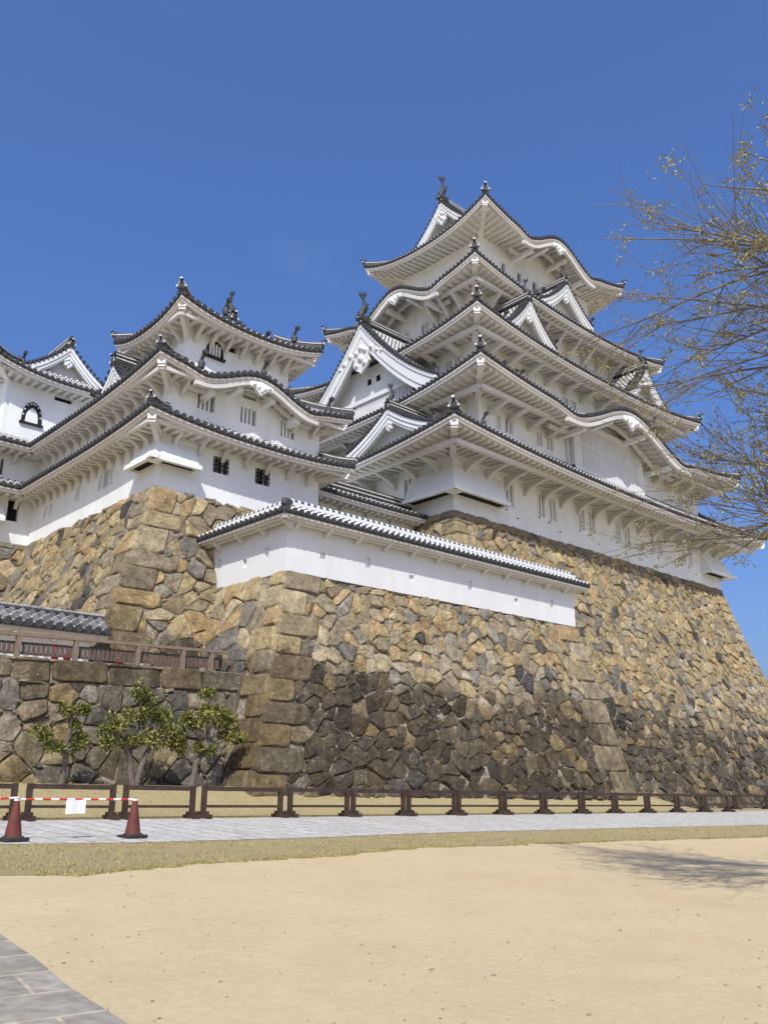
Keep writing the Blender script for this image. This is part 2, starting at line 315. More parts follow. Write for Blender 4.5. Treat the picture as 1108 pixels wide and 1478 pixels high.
def hip_roof(root, rect, inner, wall, z0, rise, lift, sides='SWNE', cornerlift=None, bumps=None, raft=.40, p=2.3, mats=None, hips=('SW', 'SE', 'NW', 'NE'),
             ornament=ORN, fasc=.27, depth_override=None, drop=.36, soffit_rise=.22, kara_dz=.0):
    """skirt or hipped roof from the eave rectangle to the inner rectangle; white plastered eave with ribs below"""
    mats = mats or ROOFM; bumps = bumps or {}
    x0, x1, y0, y1 = rect; a0, a1, b0, b1 = inner
    DD = {'S': b0 - y0, 'N': y1 - b1, 'W': a0 - x0, 'E': x1 - a1}; LEFT = {'S': 'W', 'W': 'N', 'N': 'E', 'E': 'S'}; RIGHT = {'S': 'E', 'E': 'N', 'N': 'W', 'W': 'S'}
    OV = {'S': wall[2] - y0, 'N': y1 - wall[3], 'W': wall[0] - x0, 'E': x1 - wall[1]}
    CN = {'S': ('SW', 'SE'), 'W': ('NW', 'SW'), 'N': ('NE', 'NW'), 'E': ('SE', 'NE')}
    cl = {'SW': lift, 'SE': lift, 'NW': lift, 'NE': lift}; cl.update(cornerlift or {})
    rm = MB(); em = MB(); ZE = {}
    for sd in sides:
        o, e, n, Ln = side_frame(sd, rect); D = DD[sd]; dl, dr = DD[LEFT[sd]], DD[RIGHT[sd]]; la, lb = cl[CN[sd][0]], cl[CN[sd][1]]
        hipl = CN[sd][0] in hips; hipr = CN[sd][1] in hips; bp = bumps.get(sd)
        def kk(s, bp=bp):
            if not bp: return 0.0
            c, hw, h = bp; u = abs(s - c) / hw
            if u >= 1.25: return 0.0
            return h * (math.cos(math.pi * u / 2) ** 2 if u < 1 else 0) - .10 * h * math.exp(-((u - 1.0) / .18) ** 2)
        def zl(s, q, Ln=Ln, dl=dl, dr=dr, la=la, lb=lb, hipl=hipl, hipr=hipr):
            A = q * dl if hipl else 0; B = Ln - (q * dr if hipr else 0); u = 2 * (s - A) / max(B - A, 1e-3) - 1; u = max(-1, min(1, u))
            return (la if u < 0 else lb) * abs(u) ** p * (1 - min(q, 1)) ** 1.4
        def zf(s, d, D=D, kk=kk, zl=zl):
            q = d / D; z = z0 + rise * prof(q) + zl(s, q)
            k = kk(s)
            if k > 0: z = max(z, z0 + zl(s, 0) + k + .10 * d)
            elif k < 0: z += k * max(0, 1 - d / 1.2)
            return z
        def dmx(s, D=D, dl=dl, dr=dr, Ln=Ln, hipl=hipl, hipr=hipr):
            v = D
            if hipl: v = min(v, s * D / dl)
            if hipr: v = min(v, (Ln - s) * D / dr)
            return max(v, 0)
        slope(rm, o, e, n, 0, Ln, dmx, zf)
        ZE[sd] = lambda s, zf=zf: zf(s, 0)
        # white eave board in two steps, following the eave
        ov = OV[sd]; ns = max(8, int(Ln / .33))
        ss = [Ln * i / ns for i in range(ns + 1)]
        def line(d, dz, dd=None):
            out = []
            for s in ss:
                s2 = min(max(s, d if hipl else s), Ln - d if hipr else s); q = o + e * s2 + n * d; out.append(Vector((q.x, q.y, zf(s2, 0) + dz)))
            return out
        rows = [line(.02, -.08), line(.02, -.08 - fasc * .55), line(.09, -.08 - fasc * .55), line(.09, -.08 - fasc), line(.22, -.08 - fasc)]
        for ra, rb in zip(rows, rows[1:]):
            for i in range(ns): em.add([ra[i], rb[i], rb[i + 1], ra[i + 1]], [(0, 1, 2, 3)], 1)
        # soffit up to the wall
        def zs(s, d):
            t = d / max(ov, .01); li = zf(s, 0) - z0
            return z0 + li * (1 - .75 * min(t, 1) if kk(s) == 0 else 1.0) - .08 - fasc + soffit_rise * min(t, 1.3)
        K = 4; sof = []
        for s in ss:
            row = []
            for k in range(K + 1):
                d = .22 + (ov + .25 - .22) * k / K; s2 = s
                if hipl: s2 = max(s2, min(d, ov))
                if hipr: s2 = min(s2, Ln - min(d, ov))
                q = o + e * s2 + n * d; row.append(Vector((q.x, q.y, zs(s2, d))))
            sof.append(row)
        for i in range(ns):
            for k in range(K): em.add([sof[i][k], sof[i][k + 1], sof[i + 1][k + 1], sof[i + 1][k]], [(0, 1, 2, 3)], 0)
        # plastered ribs (rafters)
        nr = int(Ln / raft)
        for i in range(nr):
            s = (i + .5) * Ln / nr; lim = ov + .1
            if hipl and s < ov: lim = min(lim, s)
            if hipr and Ln - s < ov: lim = min(lim, Ln - s)
            if lim < .35: continue
            a = o + e * s + n * .27; b = o + e * s + n * lim; a.z = zs(s, .27) - .05; b.z = zs(s, lim) - .05
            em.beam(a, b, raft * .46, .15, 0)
            em.box(a - n * .005, (raft * .36, .05, .11), 1, (e, n, Vector((0, 0, 1))))
        # purlin carried by the brackets
    # hips
    PT = {'SW': (x0, y0, a0, b0), 'SE': (x1, y0, a1, b0), 'NW': (x0, y1, a0, b1), 'NE': (x1, y1, a1, b1)}
    WL = {'SW': (wall[0], wall[2]), 'SE': (wall[1], wall[2]), 'NW': (wall[0], wall[3]), 'NE': (wall[1], wall[3])}
    hmb = {}; tips = {}
    for c in hips:
        if not any(c in CN[s] for s in sides): continue
        xa, ya, xb, yb = PT[c]; pts = []; hm = hmb[c] = MB()
        for k in range(9):
            q = k / 8; pts.append(Vector((lerp(xa, xb, q), lerp(ya, yb, q), z0 + rise * prof(q) + cl[c] * (1 - q) ** 1.4 + .12)))
        pts[0] = pts[0] + (pts[0] - pts[1]).normalized() * .0
        for a, b in zip(pts, pts[1:]):
            hm.beam(a, b + (b - a) * .05, .26, .16, 0); hm.beam(a + Vector((0, 0, .09)), b + Vector((0, 0, .09)), .30, .04, 1); hm.tube([a + Vector((0, 0, .14)), b + Vector((0, 0, .14))], .075, 6, 0)
        d = (pts[0] - pts[2]); rz = math.atan2(d.y, d.x) + R(90); tips[c] = (pts[0] + Vector((0, 0, -.02)), rz)
        # hip rafter below with white end
        tip = pts[0]; wx, wy = WL[c]; a = Vector((xa, ya, tip.z - .12)); dirw = Vector((wx - xa, wy - ya, 0)); ln = dirw.length; dirw.normalize()
        a = a + dirw * .30 + Vector((0, 0, -.12 - fasc)); b = Vector((wx, wy, z0 - .08 - fasc + soffit_rise + cl[c] * .25 - .16)); 
        b.z = max(b.z, a.z - .75 * ln * .5); k_ = fasc / .30; a.z -= .12 * k_; em.beam(a, b + dirw * .1, .34 * k_, .42 * k_, 1); em.beam(a - dirw * .06 + Vector((0, 0, .05)), a + dirw * .02 + Vector((0, 0, .05)), .38 * k_, .30 * k_, 2)
    roof = rm.build('roof', mats, root)
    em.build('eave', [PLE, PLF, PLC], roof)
    for hm in hmb.values(): hm.build('hip_ridge', [TILED, MORT], roof)
    for c, (pp, rz) in tips.items():
        if ornament: put(ornament, 'ridge_ornament', roof, pp, rz)
    return roof, ZE

# ------------------------------------------------------------------ walls with true openings
WCACHE = {}
def window_mesh(wd, ht, kind):
    key = (round(wd, 2), round(ht, 2), kind)
    if key in WCACHE: return WCACHE[key]
    m = MB(); dp = .10 if kind == 'loop' else .22
    back = {'bars': 1, 'dark': 2, 'iron': 2, 'slit': 1, 'loop': 3}[kind]
    m.box((wd / 2, dp - .01, ht / 2), (wd - .004, .02, ht - .004), back)
    if kind == 'bars':
        k = max(2, round(wd / .17)) - 1
        for i in range(k): m.box(((i + 1) * wd / (k + 1), .09, ht / 2), (wd / (k + 1) * .52, .10, ht - .004), 0)
    if kind == 'slit':
        m.box((wd / 2, .07, ht / 2), (wd * .22, .12, ht - .004), 0); m.box((wd * .04, .09, ht / 2), (wd * .08, .08, ht - .004), 0); m.box((wd * .96, .09, ht / 2), (wd * .08, .08, ht - .004), 0)
    if kind == 'iron':
        for i in range(3): m.box(((i + 1) * wd / 4, .06, ht / 2), (.05, .05, ht - .004), 4)
        for i in range(3): m.box((wd / 2, .035, (i + 1) * ht / 4), (wd - .004, .03, .05), 4)
        for i in range(2): m.box((wd / 2 + (i - .5) * wd * .36, .16, ht / 2), (wd * .2, .04, ht - .01), 0)
    me = mesh_of(m, 'window', [PL, SHUT, DARK, PLC, IRON]); WCACHE[key] = me; return me

def wall_face(mb, sd, rect, za, zb, wins=(), rev=.22, trim=True):
    """one facade with holes; wins: (s, z, width, height, kind). Returns placements of windows"""
    o, e, n, Ln = side_frame(sd, rect); ss = sorted({0, Ln, *[q for w_ in wins for q in (w_[0], w_[0] + w_[2])]}); zz = sorted({za, zb, *[q for w_ in wins for q in (w_[1], w_[1] + w_[3])]})
    def P(s, z, d=0): q = o + e * s + n * d; return Vector((q.x, q.y, z))
    for i in range(len(ss) - 1):
        for j in range(len(zz) - 1):
            cx, cz = (ss[i] + ss[i + 1]) / 2, (zz[j] + zz[j + 1]) / 2
            if any(w_[0] < cx < w_[0] + w_[2] and w_[1] < cz < w_[1] + w_[3] for w_ in wins): continue
            mb.add([P(ss[i], zz[j]), P(ss[i + 1], zz[j]), P(ss[i + 1], zz[j + 1]), P(ss[i], zz[j + 1])], [(0, 1, 2, 3)])
    for s, z, a, b, kd in wins:
        c = [(s, z), (s + a, z), (s + a, z + b), (s, z + b)]
        for k in range(4):
            u, v = c[k], c[(k + 1) % 4]; mb.add([P(*u), P(*v), P(*v, .10 if kd == 'loop' else rev), P(*u, .10 if kd == 'loop' else rev)], [(0, 1, 2, 3)])
        if trim and kd in ('bars', 'slit'):   # thin raised plaster surround
            for (q0, q1, r0, r1) in ((s - .10, s + a + .10, z + b, z + b + .10), (s - .10, s, z, z + b), (s + a, s + a + .10, z, z + b)):
                mid = P((q0 + q1) / 2, (r0 + r1) / 2, -.010); mb.box(mid, (q1 - q0, .026, r1 - r0), 0, (e, n, Vector((0, 0, 1))))
    return [(P(s, z), SIDES[sd][2], a, b, kd) for s, z, a, b, kd in wins]
def storey(root, rect, za, zb, wins=None, m=PL, name='wall'):
    wins = wins or {}; mb = MB(); pl = []
    for sd in 'SWNE': pl += wall_face(mb, sd, rect, za, zb, wins.get(sd, ()))
    x0, x1, y0, y1 = rect
    mb.add([(x0, y0, zb), (x1, y0, zb), (x1, y1, zb), (x0, y1, zb)], [(0, 1, 2, 3)])
    wl = mb.build(name, m, root)
    for p, rz, a, b, kd in pl:
        put(window_mesh(a, b, kd), 'window', wl, p, rz)
    return wl
def swin(lst, X0, z, h, kind='slit'): return [(a - X0, z, b - a, h, kind) for a, b in lst]

# brackets: profile in (outward d, z); local -Y is outward, placed by side rotation
def bracket_mesh(profile, wd=.2, plate=.10, edge=.12):
    m = MB(); low = [p for p in profile]
    m.prism([(0, -d, z) for d, z in low] + [(0, 0, low[-1][1])] , (1, 0, 0), plate, 0)
    for (d0, z0), (d1, z1) in zip(low, low[1:]):
        m.beam((0, -d0, z0), (0, -d1 - .0, z1), wd, edge, 0, (0, 0, 1) if abs(d1 - d0) > .05 else (0, 1, 0))
    return mesh_of(m, 'bracket', [PLE])
BR_BIG = bracket_mesh([(0, -.66), (.48, -.26), (1.25, -.09), (1.68, -.02)], .16)
BR_STUB = bracket_mesh([(0, -.42), (.55, -.26), (1.25, -.06)], .26, .20, .16)
BR_DIAG = bracket_mesh([(0, -1.0), (1.15, 0)], .17, .04, .16)
BR_SK = bracket_mesh([(0, -.52), (.18, -.22), (.50, -.06), (.64, 0)], .14, .07, .09)
BR_SKD = bracket_mesh([(0, -.46), (.58, 0)], .13, .05, .11)
BR_SM = bracket_mesh([(0, -.34), (.42, 0)], .12, .08, .09)
def brackets(root, sd, wall, z, me, positions, pur_d=None, pur=.20, zoff=0, name='bracket'):
    o, e, n, Ln = side_frame(sd, wall)
    for s in positions:
        q = o + e * s; put(me, name, root, (q.x, q.y, z), SIDES[sd][2])
def purlin(mb, sd, wall, z, d, wd=.2, ext=None, gaps=()):
    o, e, n, Ln = side_frame(sd, wall); ext = d if ext is None else ext
    segs = [(-ext, Ln + ext)]
    for g0, g1 in gaps: segs = [x for a, b in segs for x in ((a, min(b, g0)), (max(a, g1), b)) if x[1] - x[0] > .05]
    for a, b in segs:
        p, q = o + e * a - n * d, o + e * b - n * d; p.z = q.z = z; mb.beam(p, q, wd, wd, 0)

# ------------------------------------------------------------------ gables
def gable(root, c, sd, hw, zf_, zp, back, flare=.35, board=.42, recess=.7, orn='oni', pendant=.5, facebottom=None, slats=False, mats=None, wins=0, drop_face=0.0, asym=1.0):
    """triangular gable: c = foot of its front plane under the ridge; hw half width; ridge runs inward"""
    e, n, rz = SIDES[sd]; c = Vector((c[0], c[1], 0)); mats = mats or ROOFM
    def pr(q): return q * (.60 + .40 * q)
    def Z(d): return zf_ + (zp - zf_) * pr(min(max(d / hw, -.15), 1))
    def P(u, dn, z): q = c + e * u + n * dn; return Vector((q.x, q.y, z))
    rm = MB(); bm = MB()
    for sg in (-1, 1):
        # slope frame: s runs inward along n, d from the foot to the ridge
        o = c + e * (sg * hw)
        slope(rm, o, n, e * (-sg), .0, back, lambda s: hw, lambda s, d: Z(d) + .10, steps=8, cap=True)
        # verge rolls across the front edge
        K = max(5, int(hw * 1.35 / .25))
        for k in range(K):
            d = hw * (k + .5) / K; q = P(sg * (hw - d), 0, Z(d) + .15)
            rm.tube([q - n * .16, q + n * .5], .085, 8, 1 if k % 1 else 2)
            q2 = q - n * .165; rm.lathe(q2, [(.09, 0), (.09, .01)], 8, 2, False, -n)
        K = 14
        ring = [(sg * (hw - hw * k / K), Z(hw * k / K)) for k in range(K + 1)]
        for (u0, z0), (u1, z1) in zip(ring, ring[1:]):
            for (t0, t1, d0, d1) in ((.04, -.16, -.12, .06), (-.16, -.16 - board * .62, -.07, .10), (-.16 - board * .62, -.16 - board, -.02, .14)):
                vs = [P(u0, d0, z0 + t0), P(u1, d0, z1 + t0), P(u1, d0, z1 + t1), P(u0, d0, z0 + t1), P(u0, d1, z0 + t0), P(u1, d1, z1 + t0), P(u1, d1, z1 + t1), P(u0, d1, z0 + t1)]
                bm.add(vs, [(0, 1, 2, 3), (4, 7, 6, 5), (3, 2, 6, 7), (0, 4, 5, 1)])
            # underside of the overhang
            bm.add([P(u0, .1, z0 - .14), P(u1, .1, z1 - .14), P(u1, recess + .1, z1 - .14), P(u0, recess + .1, z0 - .14)], [(0, 1, 2, 3)])
        u, z = ring[0]; bm.add([P(u, -.12, z + .04), P(u, .14, z + .04), P(u, .14, z - .16 - board), P(u, -.12, z - .16 - board)], [(0, 1, 2, 3)])
    # ridge
    rd = MB()
    rd.beam(P(0, -.12, zp + .28), P(0, back, zp + .28), .34, .34, 0); rd.beam(P(0, -.12, zp + .40), P(0, back, zp + .40), .40, .05, 1); rd.beam(P(0, -.12, zp + .25), P(0, back, zp + .25), .38, .05, 1); rd.tube([P(0, -.14, zp + .5), P(0, back, zp + .5)], .10, 8, 0)
    root_g = rm.build('gable_roof', mats, root)
    bm.build('barge_board', PLC if board > .45 else PL, root_g)
    rd.build('gable_ridge', [TILED, MORT], root_g)
    # face
    fm = MB(); fb = (zf_ - .2) if facebottom is None else facebottom
    K = 12; top = [(-hw + 2 * hw * k / (2 * K), Z(hw - abs(-hw + 2 * hw * k / (2 * K))) - .12) for k in range(2 * K + 1)]
    for (u0, z0), (u1, z1) in zip(top, top[1:]): fm.add([P(u0, recess, fb), P(u1, recess, fb), P(u1, recess, max(z1, fb)), P(u0, recess, max(z0, fb))], [(0, 1, 2, 3)])
    fo = fm.build('gable_wall', PL, root_g)
    if wins:
        q = MB()
        for u in (-.36, .36): q.box(P(u, recess - .004, zf_ + (zp - zf_) * .40), (.30, .02, .34), 0, (e, n, Vector((0, 0, 1)))); q.box(P(u, recess - .05, zf_ + (zp - zf_) * .40 + .2), (.42, .1, .06), 1, (e, n, Vector((0, 0, 1))))
        q.build('window', [DARK, PL], fo)
    if slats:
        q = MB(); uu = hw * .62
        q.beam(P(-uu, recess - .35, fb + .95), P(uu, recess - .35, fb + .95), .2, .24); 
        for i in range(int(uu * 2 / .2)): q.box(P(-uu + .1 + i * .2, recess - .30, fb + .5), (.1, .12, .8), 0, (e, n, Vector((0, 0, 1))))
        q.box(P(0, recess - .15, fb + .5), (uu * 2, .04, .82), 1, (e, n, Vector((0, 0, 1))))
        q.build('slat_band', [PLC, SHUT], fo)
    # carved pendant under the peak
    if pendant:
        q = MB(); k = pendant; zt = zp - .20 - board - .12 * k
        out = [(0, .45), (.30, .18), (.48, .20), (.62, -.02), (.86, -.12), (1.0, -.34), (1.28, -.50), (1.34, -.70), (1.1, -.72), (.88, -.56), (.66, -.52), (.50, -.34), (.40, -.50), (.46, -.74), (.30, -.98), (.12, -1.06), (0, -1.2)]
        poly = out + [(-x, z) for x, z in out[-2:0:-1]]
        if k < .5: poly = [(0, .4), (.3, .1), (.55, .0), (.62, -.3), (.4, -.42), (.42, -.8), (.2, -.95), (0, -1.15), (-.2, -.95), (-.42, -.8), (-.4, -.42), (-.62, -.3), (-.55, 0), (-.3, .1)]
        q.prism([P(x * k, .05, zt + z * k) for x, z in poly], n, .16, 0)
        for x, z, r in ((0, -.1, .16), (0, -.55, .17), (.25, -.25, .13), (-.25, -.25, .13), (.22, -.8, .12), (-.22, -.8, .12)) + (((.62, -.25, .13), (-.62, -.25, .13), (.95, -.5, .12), (-.95, -.5, .12), (1.2, -.63, .1), (-1.2, -.63, .1)) if k >= .5 else ()):
            cc = P(x * k, -.03, zt + z * k)
            q.lathe(cc, [(r * k, 0), (r * k * .95, .04 * k), (r * k * .55, .03 * k), (r * k * .5, .08 * k), (r * .2 * k, .10 * k)], 10, 0, True, -n)
        q.build('carved_pendant', PLC, root_g)
    if orn:
        me, nm = {'oni': (ORNS, 'ridge_ornament'), 'big': (ORN, 'ridge_ornament'), 'fish': (FISH, 'roof_fish'), 'smallfish': (FISHS, 'roof_fish')}[orn]
        if 'fish' in orn: put(ORNS, 'ridge_ornament', root_g, P(0, -.14, zp + .05), rz)
        put(me, nm, root_g, P(0, -.14 if orn in ('oni', 'big') else .2, zp + (.06 if orn in ('oni', 'big') else .42)), rz)
    # tail ornaments at both feet
    for sg in (-1, 1): put(ORNT, 'ridge_ornament', root_g, P(sg * (hw - .05), .02, Z(0) + .14), rz)
    return root_g

def stone_drop(root, wall, corner, zt, zb, out, ls, lw):
    """flaring plaster box on a wall corner with a slot beneath; ls, lw its lengths along the south and west (or east) face"""
    m = MB(); x0, x1, y0, y1 = wall; sx = -1 if corner == 'SW' else 1; X = x0 if corner == 'SW' else x1
    c = Vector((X, y0, 0)); ex = Vector((-sx, 0, 0)); ey = Vector((0, 1, 0))
    def P(a, b, z): q = c + ex * a + ey * b; return (q.x, q.y, z)
    t0, tb = .03, out
    Tc, Bc = P(-t0, -t0, zt), P(-tb, -tb, zb); Ts, Bs = P(ls, -t0, zt), P(ls, -tb, zb); Tw, Bw = P(-t0, lw, zt), P(-tb, lw, zb)
    m.add([Tc, Bc, Bs, Ts], [(0, 1, 2, 3)]); m.add([Tc, Bc, Bw, Tw], [(3, 2, 1, 0)])
    m.add([Ts, Bs, P(ls, 0, zb), P(ls, 0, zt)], [(0, 1, 2, 3)]); m.add([Tw, Bw, P(0, lw, zb), P(0, lw, zt)], [(0, 1, 2, 3)])
    h = .16
    # lip beams round the bottom and a dark slot between lip and wall
    m.beam(P(-tb - .02, -tb - .02, zb - h / 2), P(ls + .06, -tb - .02, zb - h / 2), .16, h); m.beam(P(-tb - .02, -tb - .10, zb - h / 2), P(-tb - .02, lw + .06, zb - h / 2), .16, h)
    m.beam(P(ls, -tb + .06, zb - h / 2), P(ls, .02, zb - h / 2), .14, h); m.beam(P(-tb + .06, lw, zb - h / 2), P(.02, lw, zb - h / 2), .14, h)
    m.add([P(-tb, -tb, zb - .08), P(ls, -tb, zb - .08), P(ls, .0, zb - .08), P(-tb, .0, zb - .08)], [(0, 1, 2, 3)], 1); m.add([P(-tb, 0, zb - .081), P(0, 0, zb - .081), P(0, lw, zb - .081), P(-tb, lw, zb - .081)], [(0, 1, 2, 3)], 1)
    m.box(P(-tb, -tb, zb - h * .4), (.3, .3, h * 1.15), 0)
    # white filler at the corner so that the slot stops short of it
    m.box(P(-tb * .45, -tb * .45, zb - .10), (tb * .9, tb * .9, .12), 0)
    return m.build('stone_drop_box', [PL, DARK], root)

# ------------------------------------------------------------------ THE KEEP
XC, YC = 40.48, 31.83
def rc(hx, hy, xc=XC, yc=YC): return (xc - hx, xc + hx, yc - hy, yc + hy)
W1, W2, W3, W4, W6 = rc(12.78, 7.05), rc(10.83, 7.05), rc(9.45, 5.8), rc(7.85, 4.55), rc(5.62, 3.3)
T1, T2, T3, T4, T5 = rc(15.21, 9.37), rc(13.03, 9.13), rc(11.37, 7.65), rc(9.76, 6.29), rc(7.36, 5.23)
keep = thing('castle_keep', (XC, YC, 13.1), 'tall white castle keep of five grey tiled roofs, highest building in the picture', 'castle')
Z1, Z2, Z3, Z4, Z5 = 15.85, 19.35, 23.45, 27.6, 32.85
pairs1 = [(30.79, 31.07), (31.47, 32.05), (34.08, 34.57), (35.02, 35.52), (37.6, 38.10), (38.55, 39.07), (41.2, 41.65), (42.05, 42.58), (44.85, 45.27), (45.66, 46.14), (48.5, 48.92), (49.35, 49.76)]
storey(keep, W1, 13.0, 16.9, {'S': swin(pairs1, W1[0], 14.12, 1.16), 'W': [(W1[3] - 27.95, 14.25, .48, 1.02, 'slit'), (W1[3] - 27.22, 14.25, .40, 1.0, 'slit')]})
storey(keep, W2, 16.5, 20.3, {'S': swin([(31.02, 31.28), (31.68, 32.26), (34.25, 34.68), (35.12, 35.64), (48.9, 49.35), (49.8, 50.3)], W2[0], 18.0, .72)})
storey(keep, W3, 20.5, 24.4, {'S': [(2.3, 22.75, .55, .28, 'dark'), (3.3, 22.72, .5, .24, 'dark'), (6.1, 22.05, .3, .3, 'loop'), (6.9, 22.0, .3, .3, 'loop'), (7.6, 21.95, .55, .62, 'bars'), (8.4, 21.95, .55, .62, 'bars'), (12.2, 22.4, .6, .3, 'dark')],
                              'W': [(9.6, 22.2, .35, .6, 'slit'), (10.2, 22.2, .35, .6, 'slit')]})
storey(keep, W4, 24.6, 28.6, {'S': [(3.6, 26.1, .5, .7, 'bars'), (4.3, 26.1, .5, .7, 'bars'), (10.3, 26.1, .5, .7, 'bars')], 'W': [(5.0, 26.2, .55, .8, 'bars'), (5.9, 26.2, .45, .6, 'slit'), (3.4, 26.2, .55, .8, 'bars')]})
storey(keep, W6, 28.9, 33.3, {'S': [(1.95, 31.1, .36, .72, 'dark'), (3.5, 31.1, .40, .72, 'dark'), (5.05, 31.1, .42, .72, 'dark'), (7.6, 31.1, .42, .72, 'dark')]})
# faint plaster posts and rails of the top storey
m = MB()
for i in range(9): m.box((W6[0] + .5 + i * 1.28, W6[2] - .008, 31.4), (.14, .03, 3.0))
m.beam((W6[0], W6[2] - .012, 32.2), (W6[1], W6[2] - .012, 32.2), .035, .12); m.beam((W6[0], W6[2] - .03, 31.02), (W6[1], W6[2] - .03, 31.02), .08, .12)
for i in range(5): m.box((W6[0] - .008, W6[2] + .5 + i * 1.4, 31.4), (.03, .14, 3.0))
m.beam((W6[0] - .012, W6[2], 32.2), (W6[0] - .012, W6[3], 32.2), .035, .12)
m.build('plaster_trim', PL, keep)
r1, _ = hip_roof(keep, T1, W2, W1, Z1, 1.75, .65, drop=.3, soffit_rise=.30)
r2, ze2 = hip_roof(keep, T2, W3, W2, Z2, 2.05, .93, bumps={'S': (13.03, 5.6, 1.75)}, soffit_rise=.30)
r3, _ = hip_roof(keep, T3, W4, W3, Z3, 1.95, .80, soffit_rise=.30)
r4, _ = hip_roof(keep, T4, W6, W4, Z4, 2.05, .85, bumps={'W': (6.29, 3.0, 1.25)}, soffit_rise=.30)
# top roof: hipped skirt below, gabled above, ridge east-west
GX0, GX1 = T5[0] + 2.0, T5[1] - 2.0
inn = (GX0, GX1, T5[2] + 2.3, T5[3] - 2.3)
r5, _ = hip_roof(keep, T5, inn, W6, Z5, 1.45, 1.05, bumps={'S': (7.36, 3.35, 1.35)}, soffit_rise=.25)
gable(keep, (GX0, YC), 'W', 3.3, Z5 + 1.1, 37.0, GX1 - GX0, board=.40, recess=.8, orn='fish', pendant=.8, facebottom=Z5 + .9)
put(FISH, 'roof_fish', keep, (GX1 - .3, YC, 37.4), R(90)); 
# walls closing the space under the curved eaves
def kara_wall(root, sd, wall, rectT, ctr, hw, h, zb, z0, inset=0.0):
    o, e, n, Ln = side_frame(sd, rectT); ov = {'S': wall[2] - rectT[2], 'W': wall[0] - rectT[0]}[sd]; m = MB(); K = 24; k0 = 1.0 if h > 1 else .72
    pts = [(ctr - hw + 2 * hw * k / K, h * math.cos(math.pi * abs(2 * k / K - 1) / 2) ** 2) for k in range(K + 1)]
    def P(s, z, d=ov - .02 - inset): q = o + e * s + n * d; return (q.x, q.y, z)
    for (s0, h0), (s1, h1) in zip(pts, pts[1:]): m.add([P(s0, zb), P(s1, zb), P(s1, z0 + h1 + .1), P(s0, z0 + h0 + .1)], [(0, 1, 2, 3)])
    # inner curved bow beams beneath the eave, stepping back
    for dd, t, wdt in ((.17, -.49 * k0, .20), (ov * .62, -.52 * k0, .18)):
        ext = [(ctr + hw * 1.12 * (2 * k / 36 - 1), h * math.cos(math.pi * min(1, 1.12 * abs(2 * k / 36 - 1)) / 2) ** 2) for k in range(37)]
        for (s0, h0), (s1, h1) in zip(ext, ext[1:]):
            a, b = Vector(P(s0, z0 + h0 + t, dd)), Vector(P(s1, z0 + h1 + t, dd)); m.beam(a, b + (b - a) * .04, wdt, .20 * k0, 1)
    # tie beams from the wall and a carved boss under the crown
    for ds in (-.78, -.3, .3, .78):
        s = ctr + ds * hw; zz = z0 + h * math.cos(math.pi * abs(ds) / 2) ** 2 - .62 * k0; m.beam(P(s, zz - .05, ov), P(s, zz, .35), .26, .26)
    cc = Vector(P(ctr, z0 + h - .58 * k0, .12)); k = min(1.0, hw / 4)
    m.prism([cc + e * (x * k) + Vector((0, 0, z * k)) for x, z in ((-.9, .1), (-.8, -.18), (-.5, -.14), (-.3, -.36), (0, -.62), (.3, -.36), (.5, -.14), (.8, -.18), (.9, .1), (0, .3))], n, .14)
    for x, z in ((-.55, 0), (-.22, -.12), (.22, -.12), (.55, 0), (0, -.32)): m.lathe(cc + e * (x * k) - n * .06 + Vector((0, 0, z * k)), [(.15 * k, 0), (.12 * k, .06), (.05 * k, .08)], 8, 0, True, -n)
    return m.build('curved_gable', [PL, PLE], root)
kara_wall(keep, 'S', W2, T2, 13.03, 5.6, 1.75, 20.0, Z2)
kara_wall(keep, 'S', W6, T5, 7.36, 3.35, 1.35, 33.0, Z5)
kara_wall(keep, 'W', W4, T4, 6.29, 3.0, 1.25, 28.2, Z4)
# great lattice window bay
m = MB(); bx0, bx1, by = 37.0, 44.0, W2[2] - .35; bz0, bz1 = 17.3, 20.2
m.box(((bx0 + bx1) / 2, W2[2] - .13, (bz0 + bz1) / 2), (bx1 - bx0 - .05, .20, bz1 - bz0), 1)
m.box((bx0 + .3, W2[2] - .2, (bz0 + bz1) / 2), (.6, .42, bz1 - bz0), 0); m.box((bx1 - .3, W2[2] - .2, (bz0 + bz1) / 2), (.6, .42, bz1 - bz0), 0)
m.box((bx0 - .16, W2[2] - .08, (bz0 + bz1) / 2), (.16, .18, bz1 - bz0), 0)
nb = 26
for i in range(nb):
    x = bx0 + .6 + (bx1 - bx0 - 1.2) * (i + .5) / nb; m.box((x, by + .06, (bz0 + bz1) / 2), (.155, .18, bz1 - bz0 - .02), 0)
m.box(((bx0 + bx1) / 2, by + .05, 18.95), (bx1 - bx0 - 1.2, .14, .10), 0); m.box(((bx0 + bx1) / 2, by + .08, bz1 - .10), (bx1 - bx0, .30, .30), 0); m.box(((bx0 + bx1) / 2, by + .08, bz0 + .1), (bx1 - bx0, .24, .26), 0)
m.build('lattice_window', [PLC, SHUT], keep)
# south gables
gable(keep, (34.15, 24.75), 'S', 2.25, 24.05, 26.35, 4.2, board=.52, recess=.6, orn='smallfish', pendant=.48)
gable(keep, (46.1, 24.75), 'S', 2.25, 24.05, 26.35, 4.2, board=.52, recess=.6, orn='smallfish', pendant=.48)
gable(keep, (39.9, 26.1), 'S', 2.6, 28.35, 30.45, 3.2, board=.52, recess=.6, orn='smallfish', pendant=.48)
